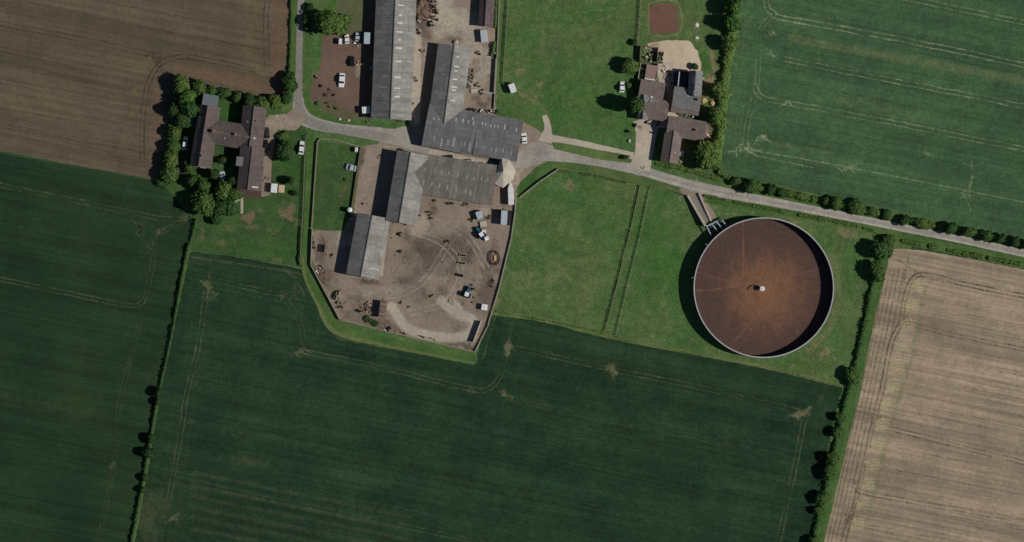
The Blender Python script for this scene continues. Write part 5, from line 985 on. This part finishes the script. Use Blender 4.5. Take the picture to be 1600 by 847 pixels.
for x, l in ((737, 'left end of the junk along the north eave of the T-shaped barn'), (748, 'mid junk along the north eave of the T-shaped barn'), (762, 'dark junk under the north eave near the field wall'), (775, 'pale and dark junk at the field corner of the T-shaped barn')): scrap(x, 172 + (x - 737) * .09, 6, 2.4, 12, l, ('dark', 'offwhite', 'dkmetal'), 1.1)
scrap(763, 30, 5, 5, 10, 'brown junk on the east side of the narrow shed', ('rust', 'dark'), .9) if 0 else scrap(771, 32, 4, 5, 10, 'brown junk on the east side of the narrow shed', ('rust', 'dark'), .9)
put('barrel', MB().cyl(0, 0, 0, .7, 1.0, 18).cyl(0, 0, 1.0, .6, .05, 18), 'black', 'round black barrel at the east end of the narrow lane between barns', 'barrel', 753, 257)
put('barrel', MB().cyl(0, 0, 0, .55, .9, 18).cyl(0, 0, .9, .45, .05, 18), 'dark', 'dark barrel at the north tip of the corner barn', 'barrel', 627, 235)
scrap(1013, 78, 10, 4, 10, 'pale boards along the north wall of the open brick pen', ('offwhite', 'concrete'), .6); scrap(1014, 90, 8, 7, 26, 'orange and white junk filling the open brick pen', ('rust', 'offwhite', 'straw', 'dark'), .9); scrap(1034, 90, 3, 12, 16, 'dark junk between open pen and pale sand', ('dark', 'concrete', 'black'), .9)
scrap(1016, 154, 7, 6, 30, 'black and white junk heaped on the brown roof hollow', ('black', 'white', 'dkmetal', 'lgrey'), 4.2, name='roof_junk', cat='junk'); scrap(1041, 116, 5, 9, 14, 'straw coloured junk in the pale courtyard', ('straw', 'offwhite', 'rust'), .5)
scrap(1040, 108, 7, 5, 14, 'pale timber stack at the north end of the courtyard', ('wood', 'offwhite', 'straw'), .7); scrap(1047, 135, 4, 7, 12, 'dark tubs in the shade between the two houses', ('dark', 'lgrey', 'rust'), .8); scrap(1005, 110, 3, 9, 12, 'bricks and pale bags in the passage west of the rosy shed', ('brick', 'offwhite', 'dark'), .7); scrap(1098, 128, 4, 9, 10, 'planks along the east wall of the slate house', ('wood', 'offwhite'), .4)
scrap(1072, 180, 18, 3, 22, 'dark and white pots along the lean-to of the slate house', ('dark', 'offwhite', 'brick'), .8, ang=-8); scrap(1104, 208, 5, 11, 20, 'pale pots and rubble on the terrace east of the cottage', ('offwhite', 'brick', 'straw'), .5)
scrap(993, 195, 3, 6, 5, 'black tarpaulin piece by the drive gate', ('black',), 1.0); scrap(1012, 192, 4, 3, 5, 'dark timber at the south door of the courtyard house', ('dark', 'wood'), 1.0); scrap(1027, 191, 3, 5, 6, 'brown clutter at the corner of the courtyard house', ('dark', 'rust'), 1.0); scrap(1039, 181, 3, 3, 4, 'dark tub in the passage between the houses', ('dark',), .8); scrap(1019, 208, 3, 2, 3, 'small dark bin beside the cottage drive', ('dark',), .9)
scrap(981, 205, 3, 6, 6, 'dark post heap on the grass edge west of the drive', ('black', 'dark'), 1.2); scrap(984, 220, 3, 4, 5, 'white sacks on the grass edge west of the drive', ('white', 'straw'), 1.0)
heap(1100, 157, 5, 4, .9, 'straw', 'yellowish round shrub-like heap east of the slate house', seed=21); heap(1113, 162, 4, 4, .9, 'straw', 'smaller pale heap against the hedge east of the slate house', seed=23)
put('garden_table', MB().box(0, 0, .6, 1.2, 1.8, .1).box(-.45, -.7, 0, .1, .1, .6).box(.45, -.7, 0, .1, .1, .6).box(-.45, .7, 0, .1, .1, .6).box(.45, .7, 0, .1, .1, .6), 'lgrey', 'pale garden table in tree shade by the cottage', 'table', 1065, 240, -25)
scrap(1066, 251, 3, 3, 5, 'pale slabs south of the garden table', ('concrete',), .2); heap(1089, 39, 3, 3, .4, 'offwhite', 'white stone pile in the top right meadow, upper', 'stone_pile', 'stones', 31); heap(1089, 59, 3, 2, .4, 'offwhite', 'white stone pile in the top right meadow, lower', 'stone_pile', 'stones', 33)
scrap(786, 131, 1.5, 2, 2, 'pale trough by the fence west of the caravan', ('offwhite',), .5); scrap(540, 281, 3, 3, 3, 'black dot of a drum in the small grass enclosure', ('black',), .6); scrap(594, 244, 2, 2, 3, 'dark piece at the north end of the corner barn shadow', ('dark',), .9)
scrap(1004, 262, 3, 1.5, 3, 'dark drain cover pieces in the lane mouth of the drive', ('dark',), .15); scrap(415, 284, 5, 12, 6, 'sparse pots along the brick path beside the farmhouse', ('rust', 'wood'), .4); scrap(306, 253, 7, 10, 12, 'low planks in the bare garden plot west of the farmhouse', ('wood', 'dark'), .4)
scrap(219, 354, 5, 6, 6, 'dark scraps on the worn patch of the western dark crop', ('dark',), .3)
m = MB(); m.box(0, 0, 0, 14 * S, 22 * S, .05); put('garden_plot', m, 'heap', 'bare brown garden plot edged with planks under trees', 'garden plot', 283, 263, -8)
